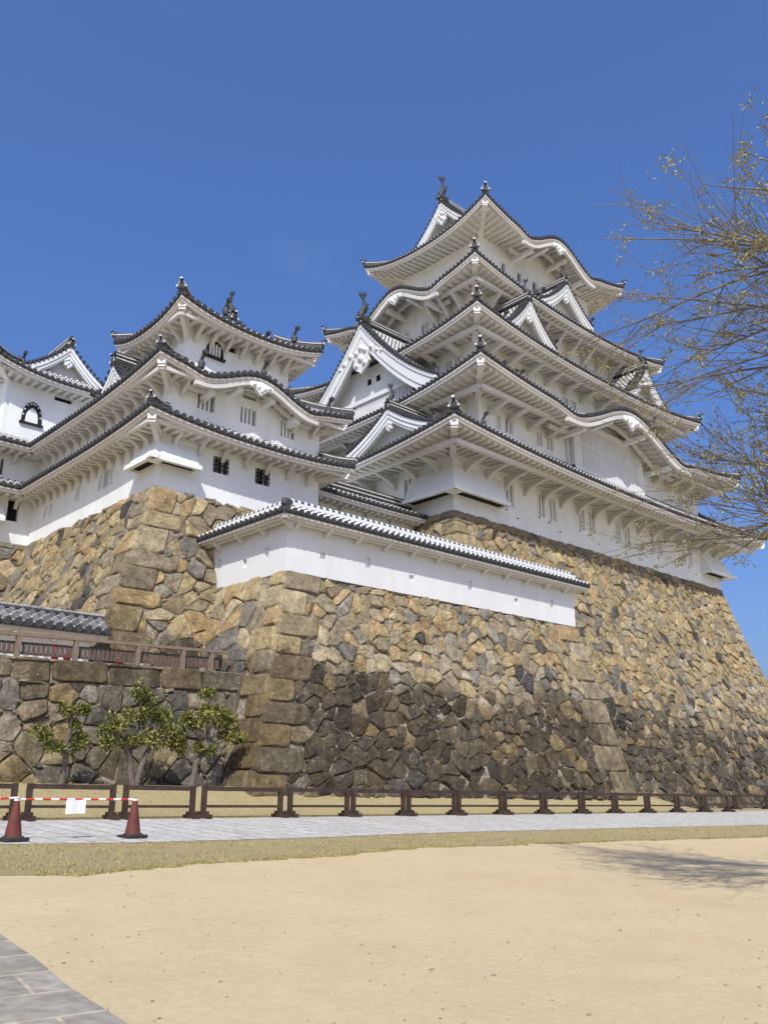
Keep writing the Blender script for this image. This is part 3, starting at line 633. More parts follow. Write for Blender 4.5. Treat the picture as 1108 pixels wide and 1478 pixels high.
# great west gable and the small one below it
gable(keep, (28.3, YC), 'W', 5.6, 20.45, 25.55, 5.2, board=.95, recess=.95, orn='fish', pendant=1.4, facebottom=20.3, slats=True, wins=1)
gable(keep, (26.2, 27.45), 'W', 3.0, 16.75, 18.35, 4.0, board=.36, recess=.6, orn='smallfish', pendant=.42)
# brackets and purlins
m = MB()
n1 = 17; brackets(keep, 'S', W1, Z1 - .28, BR_BIG, [.75 + i * (25.56 - 1.5) / (n1 - 1) for i in range(n1)]); brackets(keep, 'W', W1, Z1 - .28, BR_BIG, [14.1 - .75 - i * 1.5 for i in range(9)])
for sd in 'SW': purlin(m, sd, W1, Z1 - .32, 1.6, .22)
brackets(keep, 'S', W2, Z2 - .30, BR_STUB, [.8, 2.3, 3.9, 5.5] + [21.66 - q for q in (.8, 2.3, 3.9, 5.5)]); brackets(keep, 'W', W2, Z2 - .30, BR_STUB, [14.1 - q for q in (.8, 2.3, 3.9, 5.5, 7.1, 8.7, 10.3, 11.9)])
purlin(m, 'S', W2, Z2 - .27, 1.15, .22, gaps=[(5.9, 15.8)]); purlin(m, 'W', W2, Z2 - .27, 1.15, .22)
brackets(keep, 'S', W3, Z3 - .30, BR_STUB, [.9 + i * 1.71 for i in range(11)]); brackets(keep, 'W', W3, Z3 - .30, BR_STUB, [11.6 - .9 - i * 1.7 for i in range(6)])
for sd in 'SW': purlin(m, sd, W3, Z3 - .27, 1.15, .22)
brackets(keep, 'S', W4, Z4 - .30, BR_DIAG, [.9 + i * 1.55 for i in range(10)]); brackets(keep, 'W', W4, Z4 - .30, BR_DIAG, [9.1 - .7 - i * 1.0 for i in range(3)] + [.7, 1.7, 2.7])
purlin(m, 'S', W4, Z4 - .27, 1.1, .2); purlin(m, 'W', W4, Z4 - .27, 1.1, .2, gaps=[(1.8, 7.3)])
m.build('purlin', PLE, keep)
for (x, y) in ((28.9, 33.3), (28.9, 31.0)): pass
stone_drop(keep, W1, 'SW', 15.3, 13.95, .62, 3.2, 2.6)
stone_drop(keep, W1, 'SE', 15.3, 13.95, .62, 2.4, 2.4)
for (x, y, z) in ((31.0, T2[2] + .5, 19.95), (27.6, T1[2] + .35, 16.55), (43.0, T2[2] + .2, 20.9)): put(ORNT, 'ridge_ornament', r2, (x, y, z), 0)
# small drain holes in the plaster near the foot of the wall
m = MB(); m.box((0, -.004, 0), (.12, .02, .06), 0); hole = mesh_of(m, 'drain_hole', DARK)
for i, (a, b) in enumerate(pairs1):
    for dx, z in ((-.25, 14.02), (.55, 13.62 if i % 2 else 13.9)): put(hole, 'drain_hole', keep, ((a + b) / 2 + dx, W1[2], z))

# ------------------------------------------------------------------ SMALL TURRET (south-west of the keep)
tur = thing('castle_turret', (16.5, 28, 10.8), 'white three-roofed turret with a curved eave gable, left of the tall keep', 'turret')
V1 = (13.0, 19.9, 24.82, 36.5); V2 = (13.18, 19.82, 24.74, 36.5); V3 = (14.18, 18.82, 25.58, 28.7)
U1 = (12.07, 20.93, 23.82, 36.5); U2 = (12.23, 20.77, 23.80, 36.5); U3 = (13.25, 19.75, 24.56, 29.7)
y1 = V1[3]
storey(tur, V1, 10.7, 13.6, {'S': [(2.14, 11.82, .66, .62, 'iron'), (3.93, 11.82, .66, .62, 'iron'), (3.3, 12.62, .42, .16, 'dark')],
                             'W': [(y1 - 29.16, 11.66, .50, .6, 'slit'), (y1 - 28.52, 11.7, .42, .6, 'slit'), (y1 - 31.1, 11.7, .36, .6, 'slit'), (y1 - 34.1, 11.66, .34, .52, 'slit'), (y1 - 33.56, 11.66, .34, .52, 'slit')]})
storey(tur, V2, 13.2, 15.3, {'S': [(1.12, 13.98, .68, .62, 'bars'), (2.92, 13.98, .68, .62, 'bars'), (4.74, 13.94, .66, .62, 'bars'), (3.0, 14.98, .62, .14, 'dark'), (4.05, 14.98, .62, .14, 'dark')]})
storey(tur, V3, 15.3, 18.1, {'S': [(1.68, 17.1, .48, .30, 'dark')], 'W': [(2.15, 16.9, .3, .42, 'slit')]})
# bell-shaped window of the top storey
def bell_window(root, sd, P0, w_, h_, bars=True):
    e, n, rz = SIDES[sd]; m = MB(); P0 = Vector(P0)
    out = [(-.52, 0), (-.50, .35), (-.44, .62), (-.30, .84), (-.12, .95), (0, 1.0), (.12, .95), (.30, .84), (.44, .62), (.50, .35), (.52, 0)]
    Q = lambda x, z, d: P0 + e * (x * w_) + Vector((0, 0, z * h_)) - n * d
    for (a, b), (c, d) in zip(out, out[1:]):
        vs = [Q(a * 1.12, b * 1.1, .0), Q(c * 1.12, d * 1.1, .0), Q(c * 1.12, d * 1.1, .06), Q(a * 1.12, b * 1.1, .06), Q(a * .9, b * .92, .06), Q(c * .9, d * .92, .06), Q(c * .9, d * .92, .0), Q(a * .9, b * .92, .0)]
        m.add(vs, [(0, 1, 2, 3), (3, 2, 5, 4), (4, 5, 6, 7)], 0)
    m.add([Q(a * .9, b * .92, .006) for a, b in out], [tuple(range(len(out)))], 1)
    m.box(Q(0, -.05, .05), (w_ * 1.35, .14, .09), 0, (e, n, Vector((0, 0, 1))))
    if bars:
        for i in range(4): x = -.3 + .2 * i; m.box(Q(x, .44, .04), (w_ * .1, .05, h_ * (.86 if abs(x) < .2 else .7)), 2, (e, n, Vector((0, 0, 1))))
    else:
        m.prism([Q(a * .68, b * .76, .03) for a, b in out], n, .05, 2)
        for i in range(1, 10): a, b = out[i]; m.lathe(Q(a * 1.0, b * 1.0, .06), [(.05, 0), (.03, .02)], 6, 3, True, -n)
    return m.build('bell_window', [IRON, SHUT, PL, MORT], root)
bell_window(tur, 'S', (15.35, V3[2], 16.62), .66, .62)
q1, _ = hip_roof(tur, U1, (V2[0], V2[1], V2[2], 35.2), V1, 12.95, .55, .28, sides='SWE', hips=('SW', 'SE'), raft=.36, fasc=.22, ornament=ORNK, cornerlift={'NW': 0, 'NE': 0}, soffit_rise=.12)
q2, _ = hip_roof(tur, U2, (V3[0], V3[1], V3[2], 33.5), V2, 14.85, 1.05, .42, sides='SWE', hips=('SW', 'SE'), raft=.36, fasc=.22, ornament=ORNK, cornerlift={'NW': 0, 'NE': 0}, bumps={'S': (4.15, 2.4, .74)}, soffit_rise=.12)
kara_wall(tur, 'S', V2, U2, 4.15, 2.4, .74, 15.2, 14.85)
q3, _ = hip_roof(tur, U3, (14.7, 18.3, 25.9, 28.4), V3, 17.65, .85, .5, raft=.36, fasc=.22, ornament=ORNS, soffit_rise=.12)
gable(tur, (16.5, 26.3), 'S', 1.7, 18.25, 18.85, 2.0, board=.25, recess=.3, orn='smallfish', pendant=0)
gable(tur, (12.95, 28.6), 'W', 1.55, 15.15, 16.55, 2.2, board=.26, recess=.4, orn='oni', pendant=.3)
put(ORNT, 'ridge_ornament', q3, (15.2, 24.7, 18.0), 0); put(ORNT, 'ridge_ornament', q3, (18.4, 24.7, 18.05), 0)
put(ORNT, 'ridge_ornament', q2, (13.9, 23.95, 15.1), 0); put(ORNT, 'ridge_ornament', q2, (16.5, 23.95, 15.62), 0); put(ORNT, 'ridge_ornament', q2, (19.6, 23.95, 15.1), 0)
m = MB()
brackets(tur, 'S', V1, 12.78, BR_SK, [.55, 1.55, 2.5, 3.45, 4.4, 5.35, 6.3]); brackets(tur, 'W', V1, 12.78, BR_SK, [11.68 - .55 - i * .68 for i in range(15)])
brackets(tur, 'S', V2, 14.68, BR_SKD, [.45, 1.35, 5.3, 6.2]); brackets(tur, 'W', V2, 14.68, BR_SKD, [11.76 - .5 - i * .72 for i in range(14)])
brackets(tur, 'S', V3, 17.45, BR_SKD, [.3 + i * .67 for i in range(7)]); brackets(tur, 'W', V3, 17.45, BR_SKD, [.4, 1.2, 2.0, 2.75])
for wl, z in ((V1, 12.76), (V3, 17.46)):
    for sd in 'SW': purlin(m, sd, wl, z, .72, .13)
purlin(m, 'W', V2, 14.68, .70, .13); purlin(m, 'S', V2, 14.68, .70, .13, gaps=[(1.0, 5.8)])
for wl, z in ((V1, 12.76), (V2, 14.68), (V3, 17.46)): m.beam((wl[0], wl[2], z - .45), (wl[0] - .7, wl[2] - .7, z), .16, .16)
m.build('purlin', PLE, tur)
stone_drop(tur, V1, 'SW', 12.45, 11.72, .42, 1.35, 1.3)

# ------------------------------------------------------------------ FAR LEFT TURRET with its lower wing
far = thing('castle_turret', (8, 38, 10.8), 'white turret with black-framed bell-shaped window and gable, at the left edge', 'turret')
G1 = (-6.0, 13.05, 35.5, 44); G2 = (-6.0, 13.2, 35.6, 44); G3 = (11.75, 17.0, 36.9, 42.4)
storey(far, G1, 10.7, 13.6, {'S': [(18.0, 11.72, .46, .92, 'dark')]})
storey(far, G2, 13.2, 15.3, {'S': [(16.7, 13.6, .95, .75, 'bars')]})
storey(far, G3, 14.8, 19.2, {'S': [(2.15, 18.2, .85, .24, 'dark')]})
hip_roof(far, (-6, 12.6, 34.5, 45), (-6, 12.6, 35.6, 44), (-6, 12.6, 35.5, 44), 12.95, .55, 0, sides='S', hips=(), raft=.36, fasc=.22, ornament=None, soffit_rise=.12)
hip_roof(far, (-6, 12.9, 34.5, 45), (-6, 12.9, 36.9, 43), (-6, 12.9, 35.6, 44), 14.85, 1.1, 0, sides='S', hips=(), raft=.36, fasc=.22, ornament=None, soffit_rise=.12)
G3R = (10.75, 18.0, 35.9, 43.4)
hip_roof(far, G3R, (12.2, 16.55, 37.0, 42.3), G3, 18.75, .75, .55, raft=.36, fasc=.22, ornament=ORNK, soffit_rise=.12)
gable(far, (14.35, 36.9), 'S', 2.1, 19.3, 21.0, 5.4, board=.30, recess=.4, orn='oni', pendant=.45)
bell_window(far, 'S', (12.98, 36.9, 16.75), .78, .95, bars=False); bell_window(far, 'W', (11.75, 38.3, 16.75), .78, .95, bars=False)
m = MB()
brackets(far, 'S', G1, 12.78, BR_SK, [18.3 - i * .95 for i in range(8)]); brackets(far, 'S', G2, 14.68, BR_SKD, [18.0 - i * 1.0 for i in range(8)])
purlin(m, 'S', G1, 12.76, .72, .13, ext=0); purlin(m, 'S', G2, 14.68, .72, .13, ext=0); m.build('purlin', PLE, far)
m = MB(); m.box((11.0, 35.25, 11.6), (1.6, .5, .14)); m.add([(10.2, 35.48, 12.5), (11.8, 35.48, 12.5), (11.8, 35.05, 11.67), (10.2, 35.05, 11.67)], [(0, 1, 2, 3)]); m.add([(11.8, 35.48, 12.5), (11.8, 35.48, 11.67), (11.8, 35.05, 11.67)], [(0, 1, 2)]); m.build('stone_drop_box', PL, far)

# ------------------------------------------------------------------ LINK between turret and keep
link = thing('connecting_wing', (23.8, 28, 10.8), 'low white connecting wing with a short tiled roof, between the turret and the keep', 'building')
K1 = (19.6, 27.75, 27.2, 32)
storey(link, K1, 9.5, 13.4, {'S': [(1.95, 11.95, .26, .3, 'iron'), (3.35, 11.95, .5, .36, 'iron'), (4.55, 11.95, .5, .36, 'iron')]})
hip_roof(link, (20.6, 27.9, 26.4, 32), (21.1, 27.9, 27.6, 31), (20.9, 27.9, 27.2, 32), 13.05, .62, .05, sides='SW', hips=('SW',), raft=.36, fasc=.22, ornament=None, soffit_rise=.1)
m = MB(); m.beam((21.0, 27.6, 13.85), (27.7, 27.6, 13.85), .3, .34, 0); m.beam((21.0, 27.6, 13.98), (27.7, 27.6, 13.98), .36, .05, 1); m.beam((21.0, 27.6, 13.8), (27.7, 27.6, 13.8), .36, .05, 1); m.tube([(20.95, 27.6, 14.06), (27.7, 27.6, 14.06)], .09, 8, 0); m.build('roof_ridge', [TILED, MORT], link)
storey(link, (20.5, 27.75, 29.2, 33), 13.3, 14.4)
brackets(link, 'S', K1, 12.88, BR_SM, [1.9, 3.4, 4.9, 6.4])

# ------------------------------------------------------------------ dry-stone masonry
def clip(poly, nx, ny, c):
    out = []; k = len(poly)
    for i in range(k):
        a, b = poly[i], poly[(i + 1) % k]; da = a[0] * nx + a[1] * ny - c; db = b[0] * nx + b[1] * ny - c
        if da <= 0: out.append(a)
        if (da < 0 < db) or (db < 0 < da): t = da / (da - db); out.append((a[0] + (b[0] - a[0]) * t, a[1] + (b[1] - a[1]) * t))
    return out
def voronoi(W, H, size, asp, rng, drop=.22, shear=0):
    nx, ny = max(1, round(W / (size * asp))), max(1, round(H / size)); sx, sy = W / nx, H / ny; S = {}
    for j in range(-1, ny + 1):
        for i in range(-1, nx + 1):
            if rng.random() < drop: continue
            S[(i, j)] = ((i + .5 + (j % 2) * .5 - .25 + rng.uniform(-.36, .36)) * sx, (j + .5 + rng.uniform(-.34, .34)) * sy)
    cells = []
    for (i, j), (x, y) in S.items():
        p = [(0, 0), (W, 0), (W, H), (0, H)]
        for dj in range(-3, 4):
            for di in range(-3, 4):
                q = S.get((i + di, j + dj))
                if q is None or (di == 0 and dj == 0): continue
                a, b = q[0] - x, q[1] - y; a2, b2 = a, b
                c = (q[0] ** 2 + q[1] ** 2 - x * x - y * y) / 2
                p = clip(p, a, b, c)
                if len(p) < 3: break
            if len(p) < 3: break
        if len(p) >= 3: cells.append(p)
    return cells
def vnoise(x, y, seed=0):
    xi, yi = math.floor(x), math.floor(y); fx, fy = sstep(x - xi), sstep(y - yi)
    def h(a, b): return (math.sin(a * 127.1 + b * 311.7 + seed * 74.7) * 43758.5453) % 1.0
    return lerp(lerp(h(xi, yi), h(xi + 1, yi), fx), lerp(h(xi, yi + 1), h(xi + 1, yi + 1), fx), fy)
def stone_shape(mb, poly, P, rng, col, gap=.025, bulge=.05, back=.16, tilt=.07, proud=0.0, stain=None):
    k = len(poly); cx = sum(p[0] for p in poly) / k; cy = sum(p[1] for p in poly) / k
    r = sum(math.hypot(p[0] - cx, p[1] - cy) for p in poly) / k
    if r < .05: return
    pts = []
    for i in range(k):
        a, b, c = poly[i - 1], poly[i], poly[(i + 1) % k]
        la, lc = math.hypot(a[0] - b[0], a[1] - b[1]), math.hypot(c[0] - b[0], c[1] - b[1]); t = rng.uniform(.05, .15)
        if la < .04 or lc < .04: pts.append(b); continue
        pts.append(lerp2(b, a, t)); pts.append(lerp2(b, c, t))
        if lc > .22:
            q = lerp2(b, c, rng.uniform(.4, .6)); j = rng.uniform(-.05, .035) * min(lc, .6); pts.append((q[0] - (c[1] - b[1]) / lc * j, q[1] + (c[0] - b[0]) / lc * j))
    f = max(.55, 1 - gap / r); tx, ty = rng.uniform(-tilt, tilt) / r, rng.uniform(-tilt, tilt) / r; off = rng.uniform(-.04, .045) * (0 if proud else 1) + proud; n = len(pts); vs = []; cc = []
    for sc_, dp, jit in ((f, -back, 0), (f * .99, -.022, .010), (f * .88, bulge * .7, .018), (f * .5, bulge, .024)):
        for x, y in pts:
            u, v = cx + (x - cx) * sc_ + rng.uniform(-jit, jit), cy + (y - cy) * sc_ + rng.uniform(-jit, jit)
            cc.append((*col, stain(u, v) if stain else 0)); vs.append(P(u, v, dp + off + (u - cx) * tx + (v - cy) * ty + rng.uniform(-jit, jit) * .6))
    vs.append(P(cx, cy, bulge * 1.02 + off)); cc.append((*col, stain(cx, cy) if stain else 0))
    fs = [(a * n + i, a * n + (i + 1) % n, (a + 1) * n + (i + 1) % n, (a + 1) * n + i) for a in range(3) for i in range(n)] + [(3 * n + i, 3 * n + (i + 1) % n, 4 * n) for i in range(n)]
    mb.add(vs, fs, 0, False, None, cc)
def lerp2(a, b, t): return (a[0] + (b[0] - a[0]) * t, a[1] + (b[1] - a[1]) * t)
OCH = [(.40, .325, .185), (.435, .36, .215), (.34, .29, .185), (.45, .385, .255), (.405, .31, .17), (.315, .272, .185), (.425, .33, .185), (.36, .32, .23), (.285, .248, .175)]
GRY = [(.24, .23, .20), (.28, .262, .22), (.19, .185, .165), (.32, .298, .245)]
BLK = [(.085, .083, .078), (.115, .112, .10)]
DRK = [(.135, .115, .085), (.165, .14, .105), (.105, .092, .072), (.20, .165, .115), (.15, .135, .11), (.18, .16, .125)]
def face(mb, A1, B1, A0, B0, size, rng, stain, quoinA=None, quoinB=None, asp=1.15, power=1.0, greyp=.10, blackp=.04, capsz=None, bulge=.05, tone=1.0, drop=.22, darkmix=None):
    """masonry face between a top edge A1-B1 and a bottom edge A0-B0 (A on the left seen from outside)"""
    A1, B1, A0, B0 = map(Vector, (A1, B1, A0, B0)); W = ((B1 - A1).length + (B0 - A0).length) / 2; H = ((A1 - A0).length + (B1 - B0).length) / 2
    nrm = (B1 - A1).cross(A1 - A0).normalized()
    def P(u, v, d=0):
        a, t = u / W, v / H; top = A1.lerp(B1, a); bot = A0.lerp(B0, a); k = max(0.0, 1 - t) ** power; q = top + (bot - top) * k; q.z = lerp(bot.z, top.z, t); return q + nrm * d
    def sv(u, v): return stain(u / W, v / H, u, v)
    def colour(u, v, quoin=False):
        s = (.45 if quoin else .78) * stain(u / W, v / H, u, v); r_ = rng.random() if not quoin else 1
        if r_ < blackp: c = rng.choice(BLK)
        elif r_ < blackp + greyp: c = rng.choice(GRY)
        else: c = rng.choice(OCH)
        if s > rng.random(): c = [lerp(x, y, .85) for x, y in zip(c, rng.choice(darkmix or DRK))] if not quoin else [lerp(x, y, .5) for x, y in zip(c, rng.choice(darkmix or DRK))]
        j = rng.uniform(.84, 1.12) * tone * 1.27; return tuple(x * j for x in c)
    qs = []
    for side, spec in (('A', quoinA), ('B', quoinB)):
        if not spec: continue
        v = 0; k = 0 if spec[2] else 1
        while v < H - .05:
            h = rng.uniform(spec[3], spec[4]) if len(spec) > 4 else .62
            h = min(h, H - v); 
            if H - v - h < .25: h = H - v
            ln = spec[0] * rng.uniform(.9, 1.12) if k % 2 else spec[1] * rng.uniform(.9, 1.15); qs.append((side, v, v + h, ln)); v += h; k += 1
    def lim(side, v):
        for s, a, b, ln in qs:
            if s == side and a <= v <= b: return ln
        return 0
    if capsz:   # a top course of squared stones
        u = 0; ch = capsz[1]
        while u < W - .05:
            ln = rng.uniform(.7, 1.3) * capsz[0]
            if W - u - ln < .3: ln = W - u
            hh = ch * rng.uniform(.9, 1.05); c = colour(u, H); c = tuple(lerp(a, b, capsz[2]) for a, b in zip(c, (.23, .20, .145)))
            stone_shape(mb, [(u, H - hh), (u + ln, H - hh), (u + ln, H), (u, H)], P, rng, c, .012, .03, .16, .02, 0, sv); u += ln
    Hc = H - (capsz[1] if capsz else 0)
    for poly in voronoi(W, Hc, size, asp, rng, drop):
        cy = sum(p[1] for p in poly) / len(poly); cx = sum(p[0] for p in poly) / len(poly)
        for side in 'AB':
            ls = {lim(side, p[1]) for p in poly} | {lim(side, cy)}
            l_ = lim(side, cy)
            if l_: poly = clip(poly, -1, 0, -l_) if side == 'A' else clip(poly, 1, 0, W - l_)
            if len(poly) < 3: break
        if len(poly) < 3: continue
        area = abs(sum(poly[i - 1][0] * poly[i][1] - poly[i][0] * poly[i - 1][1] for i in range(len(poly)))) / 2
        if area < .006: continue
        stone_shape(mb, poly, P, rng, colour(cx, cy), rng.uniform(.006, .026), bulge * rng.uniform(.35, 1.1), .16, .075, 0, sv)
        for q in poly:      # chinking stones in the joints
            if rng.random() < .34 and .05 < q[0] < W - .05 and .05 < q[1] < Hc - .05:
                rr = rng.uniform(.045, .105); a0 = rng.uniform(0, 6.28); cc_ = rng.choice(OCH + GRY); kk_ = rng.uniform(.75, 1.25)
                stone_shape(mb, [(q[0] + rr * rng.uniform(.7, 1.4) * math.cos(a0 + 1.257 * i), q[1] + rr * rng.uniform(.6, 1.0) * math.sin(a0 + 1.257 * i)) for i in range(5)], P, rng, tuple(x * kk_ for x in cc_), .004, .03, .12, .05, -.012, sv)
    for side, a, b, ln in qs:
        if b > Hc + .01: b = max(a + .1, Hc)
        if a >= Hc: continue
        u0, u1 = (-.03, ln) if side == 'A' else (W - ln, W + .03)
        sl = rng.uniform(-.06, .06)
        c = colour((u0 + u1) / 2, (a + b) / 2, True)
        stone_shape(mb, [(u0, a), (u1, a + sl * .3), (u1, b + sl * .3), (u0, b)], P, rng, c, .012, .03, .2, .012, .035, sv)
    # rubble packed in the joints
    nu, nv = max(2, int(W / .5)), max(2, int(H / .5))
    G = [[P(W * i / nu, H * j / nv, -.05) for i in range(nu + 1)] for j in range(nv + 1)]
    vs = [p for row in G for p in row]; fs = [(j * (nu + 1) + i, j * (nu + 1) + i + 1, (j + 1) * (nu + 1) + i + 1, (j + 1) * (nu + 1) + i) for j in range(nv) for i in range(nu)]
    mb.add(vs, fs, 1, False, None, (0, 0, 0))
    return P
rng = random.Random(11)
# keep base
ZB = -.5
kb = MB()
ksw, kse = Vector((27.68, 24.76, 13.1)), Vector((53.28, 24.76, 13.1)); knw = Vector((27.68, 38.9, 13.1)); kne = Vector((53.28, 38.9, 13.1))
def down(p, dx, dy, z): return Vector((p.x + dx, p.y + dy, z))
bsw, bse, bnw, bne = down(ksw, -4.1, -3.8, ZB), down(kse, 4.1, -3.8, ZB), down(knw, -3.9, 0, ZB), down(kne, 3.9, 0, ZB)
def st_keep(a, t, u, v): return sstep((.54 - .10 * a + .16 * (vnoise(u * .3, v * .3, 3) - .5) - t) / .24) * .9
KDRK = [(.13, .12, .096), (.16, .145, .11), (.20, .175, .125), (.115, .108, .092), (.18, .165, .13)]
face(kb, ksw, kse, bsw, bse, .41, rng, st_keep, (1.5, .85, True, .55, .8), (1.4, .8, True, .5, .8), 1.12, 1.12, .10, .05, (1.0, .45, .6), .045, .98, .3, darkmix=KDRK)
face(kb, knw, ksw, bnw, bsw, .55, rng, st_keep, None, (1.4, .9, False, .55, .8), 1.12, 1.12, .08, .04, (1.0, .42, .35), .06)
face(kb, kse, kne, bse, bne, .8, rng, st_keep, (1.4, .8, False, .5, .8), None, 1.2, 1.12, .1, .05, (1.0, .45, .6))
tag(kb.build('stone_base', [STONE, RUBBLE]), 'huge tan stone base with darkened foot, under the tall white keep', 'stone wall')
# turret base, running round under the far-left turret
tb_ = MB(); tsw, tse, tnw = Vector((12.98, 24.8, 10.8)), Vector((20.2, 24.8, 10.8)), Vector((12.98, 35.45, 10.8))
bsw2, bse2, bnw2 = Vector((10.25, 22.9, 4.2)), Vector((20.2, 22.9, 4.2)), Vector((10.25, 35.45, 4.2))
def st_tur(a, t, u, v): return sstep((.48 + .3 * (vnoise(u * .5, v * .5, 5) - .5) - t) / .22) * .85
face(tb_, tsw, tse, bsw2, bse2, .43, rng, st_tur, (1.7, 1.1, True, .55, 1.0), None, 1.25, 1.0, .12, .03, None, .04, 1.0, .3)
face(tb_, tnw, tsw, bnw2, bsw2, .42, rng, lambda a, t, u, v: sstep((.35 - t) / .3) * .55 + .08, None, (1.2, .8, False, .55, 1.0), 1.15, 1.0, .12, .05, None, .05, .94, .3)
face(tb_, Vector((-6, 35.45, 10.8)), tnw + Vector((0, 0, 0)), Vector((-6, 33.8, 4.2)), Vector((12.0, 33.8, 4.2)), .5, rng, lambda a, t, u, v: .12, None, None, 1.2, 1.0, .18, .08, (.9, .3, .3), .05)
tag(tb_.build('stone_base', [STONE, RUBBLE]), 'ochre stone base with big corner blocks, under the small turret', 'stone wall')
# front bastion
fb_ = MB(); fsw, fse, fnw = Vector((14.93, 20.07, 7.44)), Vector((29.75, 20.07, 7.40)), Vector((14.93, 24.9, 7.44))
gsw, gse, gnw = Vector((12.75, 18.28, 1.1)), Vector((30.15, 18.15, .75)), Vector((12.75, 24.9, 1.1))
def st_front(a, t, u, v): return sstep((.67 - .13 * a + .18 * (vnoise(u * .33, v * .5, 9) - .5) - t) / .17) * (.98 - .25 * sstep((a - .86) / .14))
face(fb_, fsw, fse, gsw, gse, .37, rng, st_front, (1.55, .95, True, .6, .85), (1.75, 1.15, True, .75, 1.1), 1.15, .97, .09, .045, None, .04, 1.06, .34)
face(fb_, fnw, fsw, gnw, gsw, .62, rng, lambda a, t, u, v: st_front(0, t, u, v), None, (1.2, .8, False, .6, .85), 1.15, .97, .12, .03, None, .04, 1.06, .3)
face(fb_, fse, Vector((29.75, 24.0, 7.40)), gse, Vector((31.5, 24.0, .75)), .8, rng, st_front, (1.2, .8, False, .6, .95), None, 1.15, .97)
fb_.add([(14.93, 20.0, 7.40), (29.75, 20.0, 7.40), (29.75, 26, 7.40), (14.93, 26, 7.40)], [(0, 1, 2, 3)], 1, False, None, (0, 0, 0))
tag(fb_.build('stone_base', [STONE, RUBBLE]), 'front stone bastion with blackened lower half, below the plain white wall', 'stone wall')
# low retaining wall of the ramp, left
rt = MB()
RDRK = [(.27, .25, .21), (.34, .315, .26), (.21, .195, .16), (.38, .36, .30), (.18, .17, .145), (.40, .33, .22), (.43, .385, .30)]
face(rt, (0.0, 20.5, 4.18), (14.2, 20.5, 4.38), (0.0, 19.8, 1.0), (14.2, 19.8, 1.0), .47, rng, lambda a, t, u, v: .50 + .45 * vnoise(u * .7, v * .7, 4), None, None, 1.25, 1.0, .2, .03, (1.25, .58, .55), .06, 1.1, .16, darkmix=RDRK)
rt.add([(0, 20.45, 4.10), (14.2, 20.45, 4.30), (14.2, 21.2, 4.30), (0, 21.2, 4.10)], [(0, 1, 2, 3)], 1, False, None, (0, 0, 0))
tag(rt.build('retaining_wall', [STONE, RUBBLE]), 'low weathered retaining wall of large grey boulders, behind the three small trees', 'stone wall')

# ------------------------------------------------------------------ plaster wall on the bastion
pw = thing('plaster_wall', (22, 20.2, 7.4), 'bright white plaster wall with a tiled coping, on top of the front stone bastion', 'wall')
Lx0, Lx1, Ly, Lt = 14.95, 29.72, 20.10, .5
wz0, wz1 = 7.38, 9.12
def loops(lst, o, horizontal=True): return [(v - o - .11, z, .22, .34 if i % 2 else .24, 'loop') for i, (v, z) in enumerate(lst)]
m = MB()
lpS = [(atY(px, py, Ly).x, atY(px, py, Ly).z - .12) for px, py in ((466, 803), (531, 814), (594, 835), (678, 847), (745, 868), (796, 873))]
lpW = [(atX(px, py, Lx0).y, atX(px, py, Lx0).z - .12) for px, py in ((385, 798), (353, 815), (317, 815))]
pl = wall_face(m, 'S', (Lx0, Lx1, Ly, Ly + Lt), wz0, wz1, loops(lpS, Lx0), trim=False)
pl += wall_face(m, 'W', (Lx0, Lx0 + Lt, Ly, 25.2), wz0, wz1, [(25.2 - y - .11, z, .22, .3, 'loop') for y, z in lpW], trim=False)
wall_face(m, 'E', (Lx0, Lx1, Ly, Ly + Lt), wz0, wz1); wall_face(m, 'N', (Lx0 + Lt, Lx1, Ly, Ly + Lt), wz0, wz1)
wl = m.build('wall', PLC, pw)
for p, rz, a, b, kd in pl: put(window_mesh(a, b, kd), 'loophole', wl, p, rz)
# coping: two slopes, ribbed eave, ridge
cm = MB(); em = MB(); zr, zev, ov, half = 9.55, 9.16, .52, .77
ymid = Ly + .25; xmid = Lx0 + .25
Zc = lambda s, d: zev + (zr - zev) * min(d / half, 1)
slope(cm, Vector((Lx0 - ov, Ly - ov, 0)), Vector((1, 0, 0)), Vector((0, 1, 0)), 0, Lx1 + .45 - Lx0 + ov, lambda s: min(half, s), Zc, .25, .075, 3, capm=2)
slope(cm, Vector((Lx1 + .45, ymid + half, 0)), Vector((-1, 0, 0)), Vector((0, -1, 0)), 0, Lx1 + .2 - Lx0, lambda s: half, Zc, .25, .075, 3, capm=2)
slope(cm, Vector((Lx0 - ov, 25.2, 0)), Vector((0, -1, 0)), Vector((1, 0, 0)), 0, 25.2 - Ly + ov, lambda s: min(half, 25.2 - Ly + ov - s), Zc, .25, .075, 3, capm=2)
slope(cm, Vector((xmid + half, Ly, 0)), Vector((0, 1, 0)), Vector((-1, 0, 0)), .5, 25.2 - Ly, lambda s: half, Zc, .25, .075, 3, capm=2)
cop = cm.build('coping_roof', ROOFW, pw)
rg = MB()
rg.beam((xmid - .1, ymid, zr + .06), (Lx1 + .45, ymid, zr + .06), .22, .12, 1); rg.tube([(xmid - .1, ymid, zr + .15), (Lx1 + .45, ymid, zr + .15)], .09, 8, 0)
for i in range(int((Lx1 - Lx0) / .25)): rg.tube([(xmid + i * .25, ymid, zr + .15), (xmid + i * .25 + .12, ymid, zr + .15)], .098, 8, 1)
rg.beam((xmid, ymid, zr + .06), (xmid, 25.2, zr + .06), .22, .12, 1); rg.tube([(xmid, ymid, zr + .15), (xmid, 25.2, zr + .15)], .09, 8, 0)
for i in range(18): rg.tube([(xmid, ymid + .1 + i * .25, zr + .15), (xmid, ymid + .22 + i * .25, zr + .15)], .098, 8, 1)
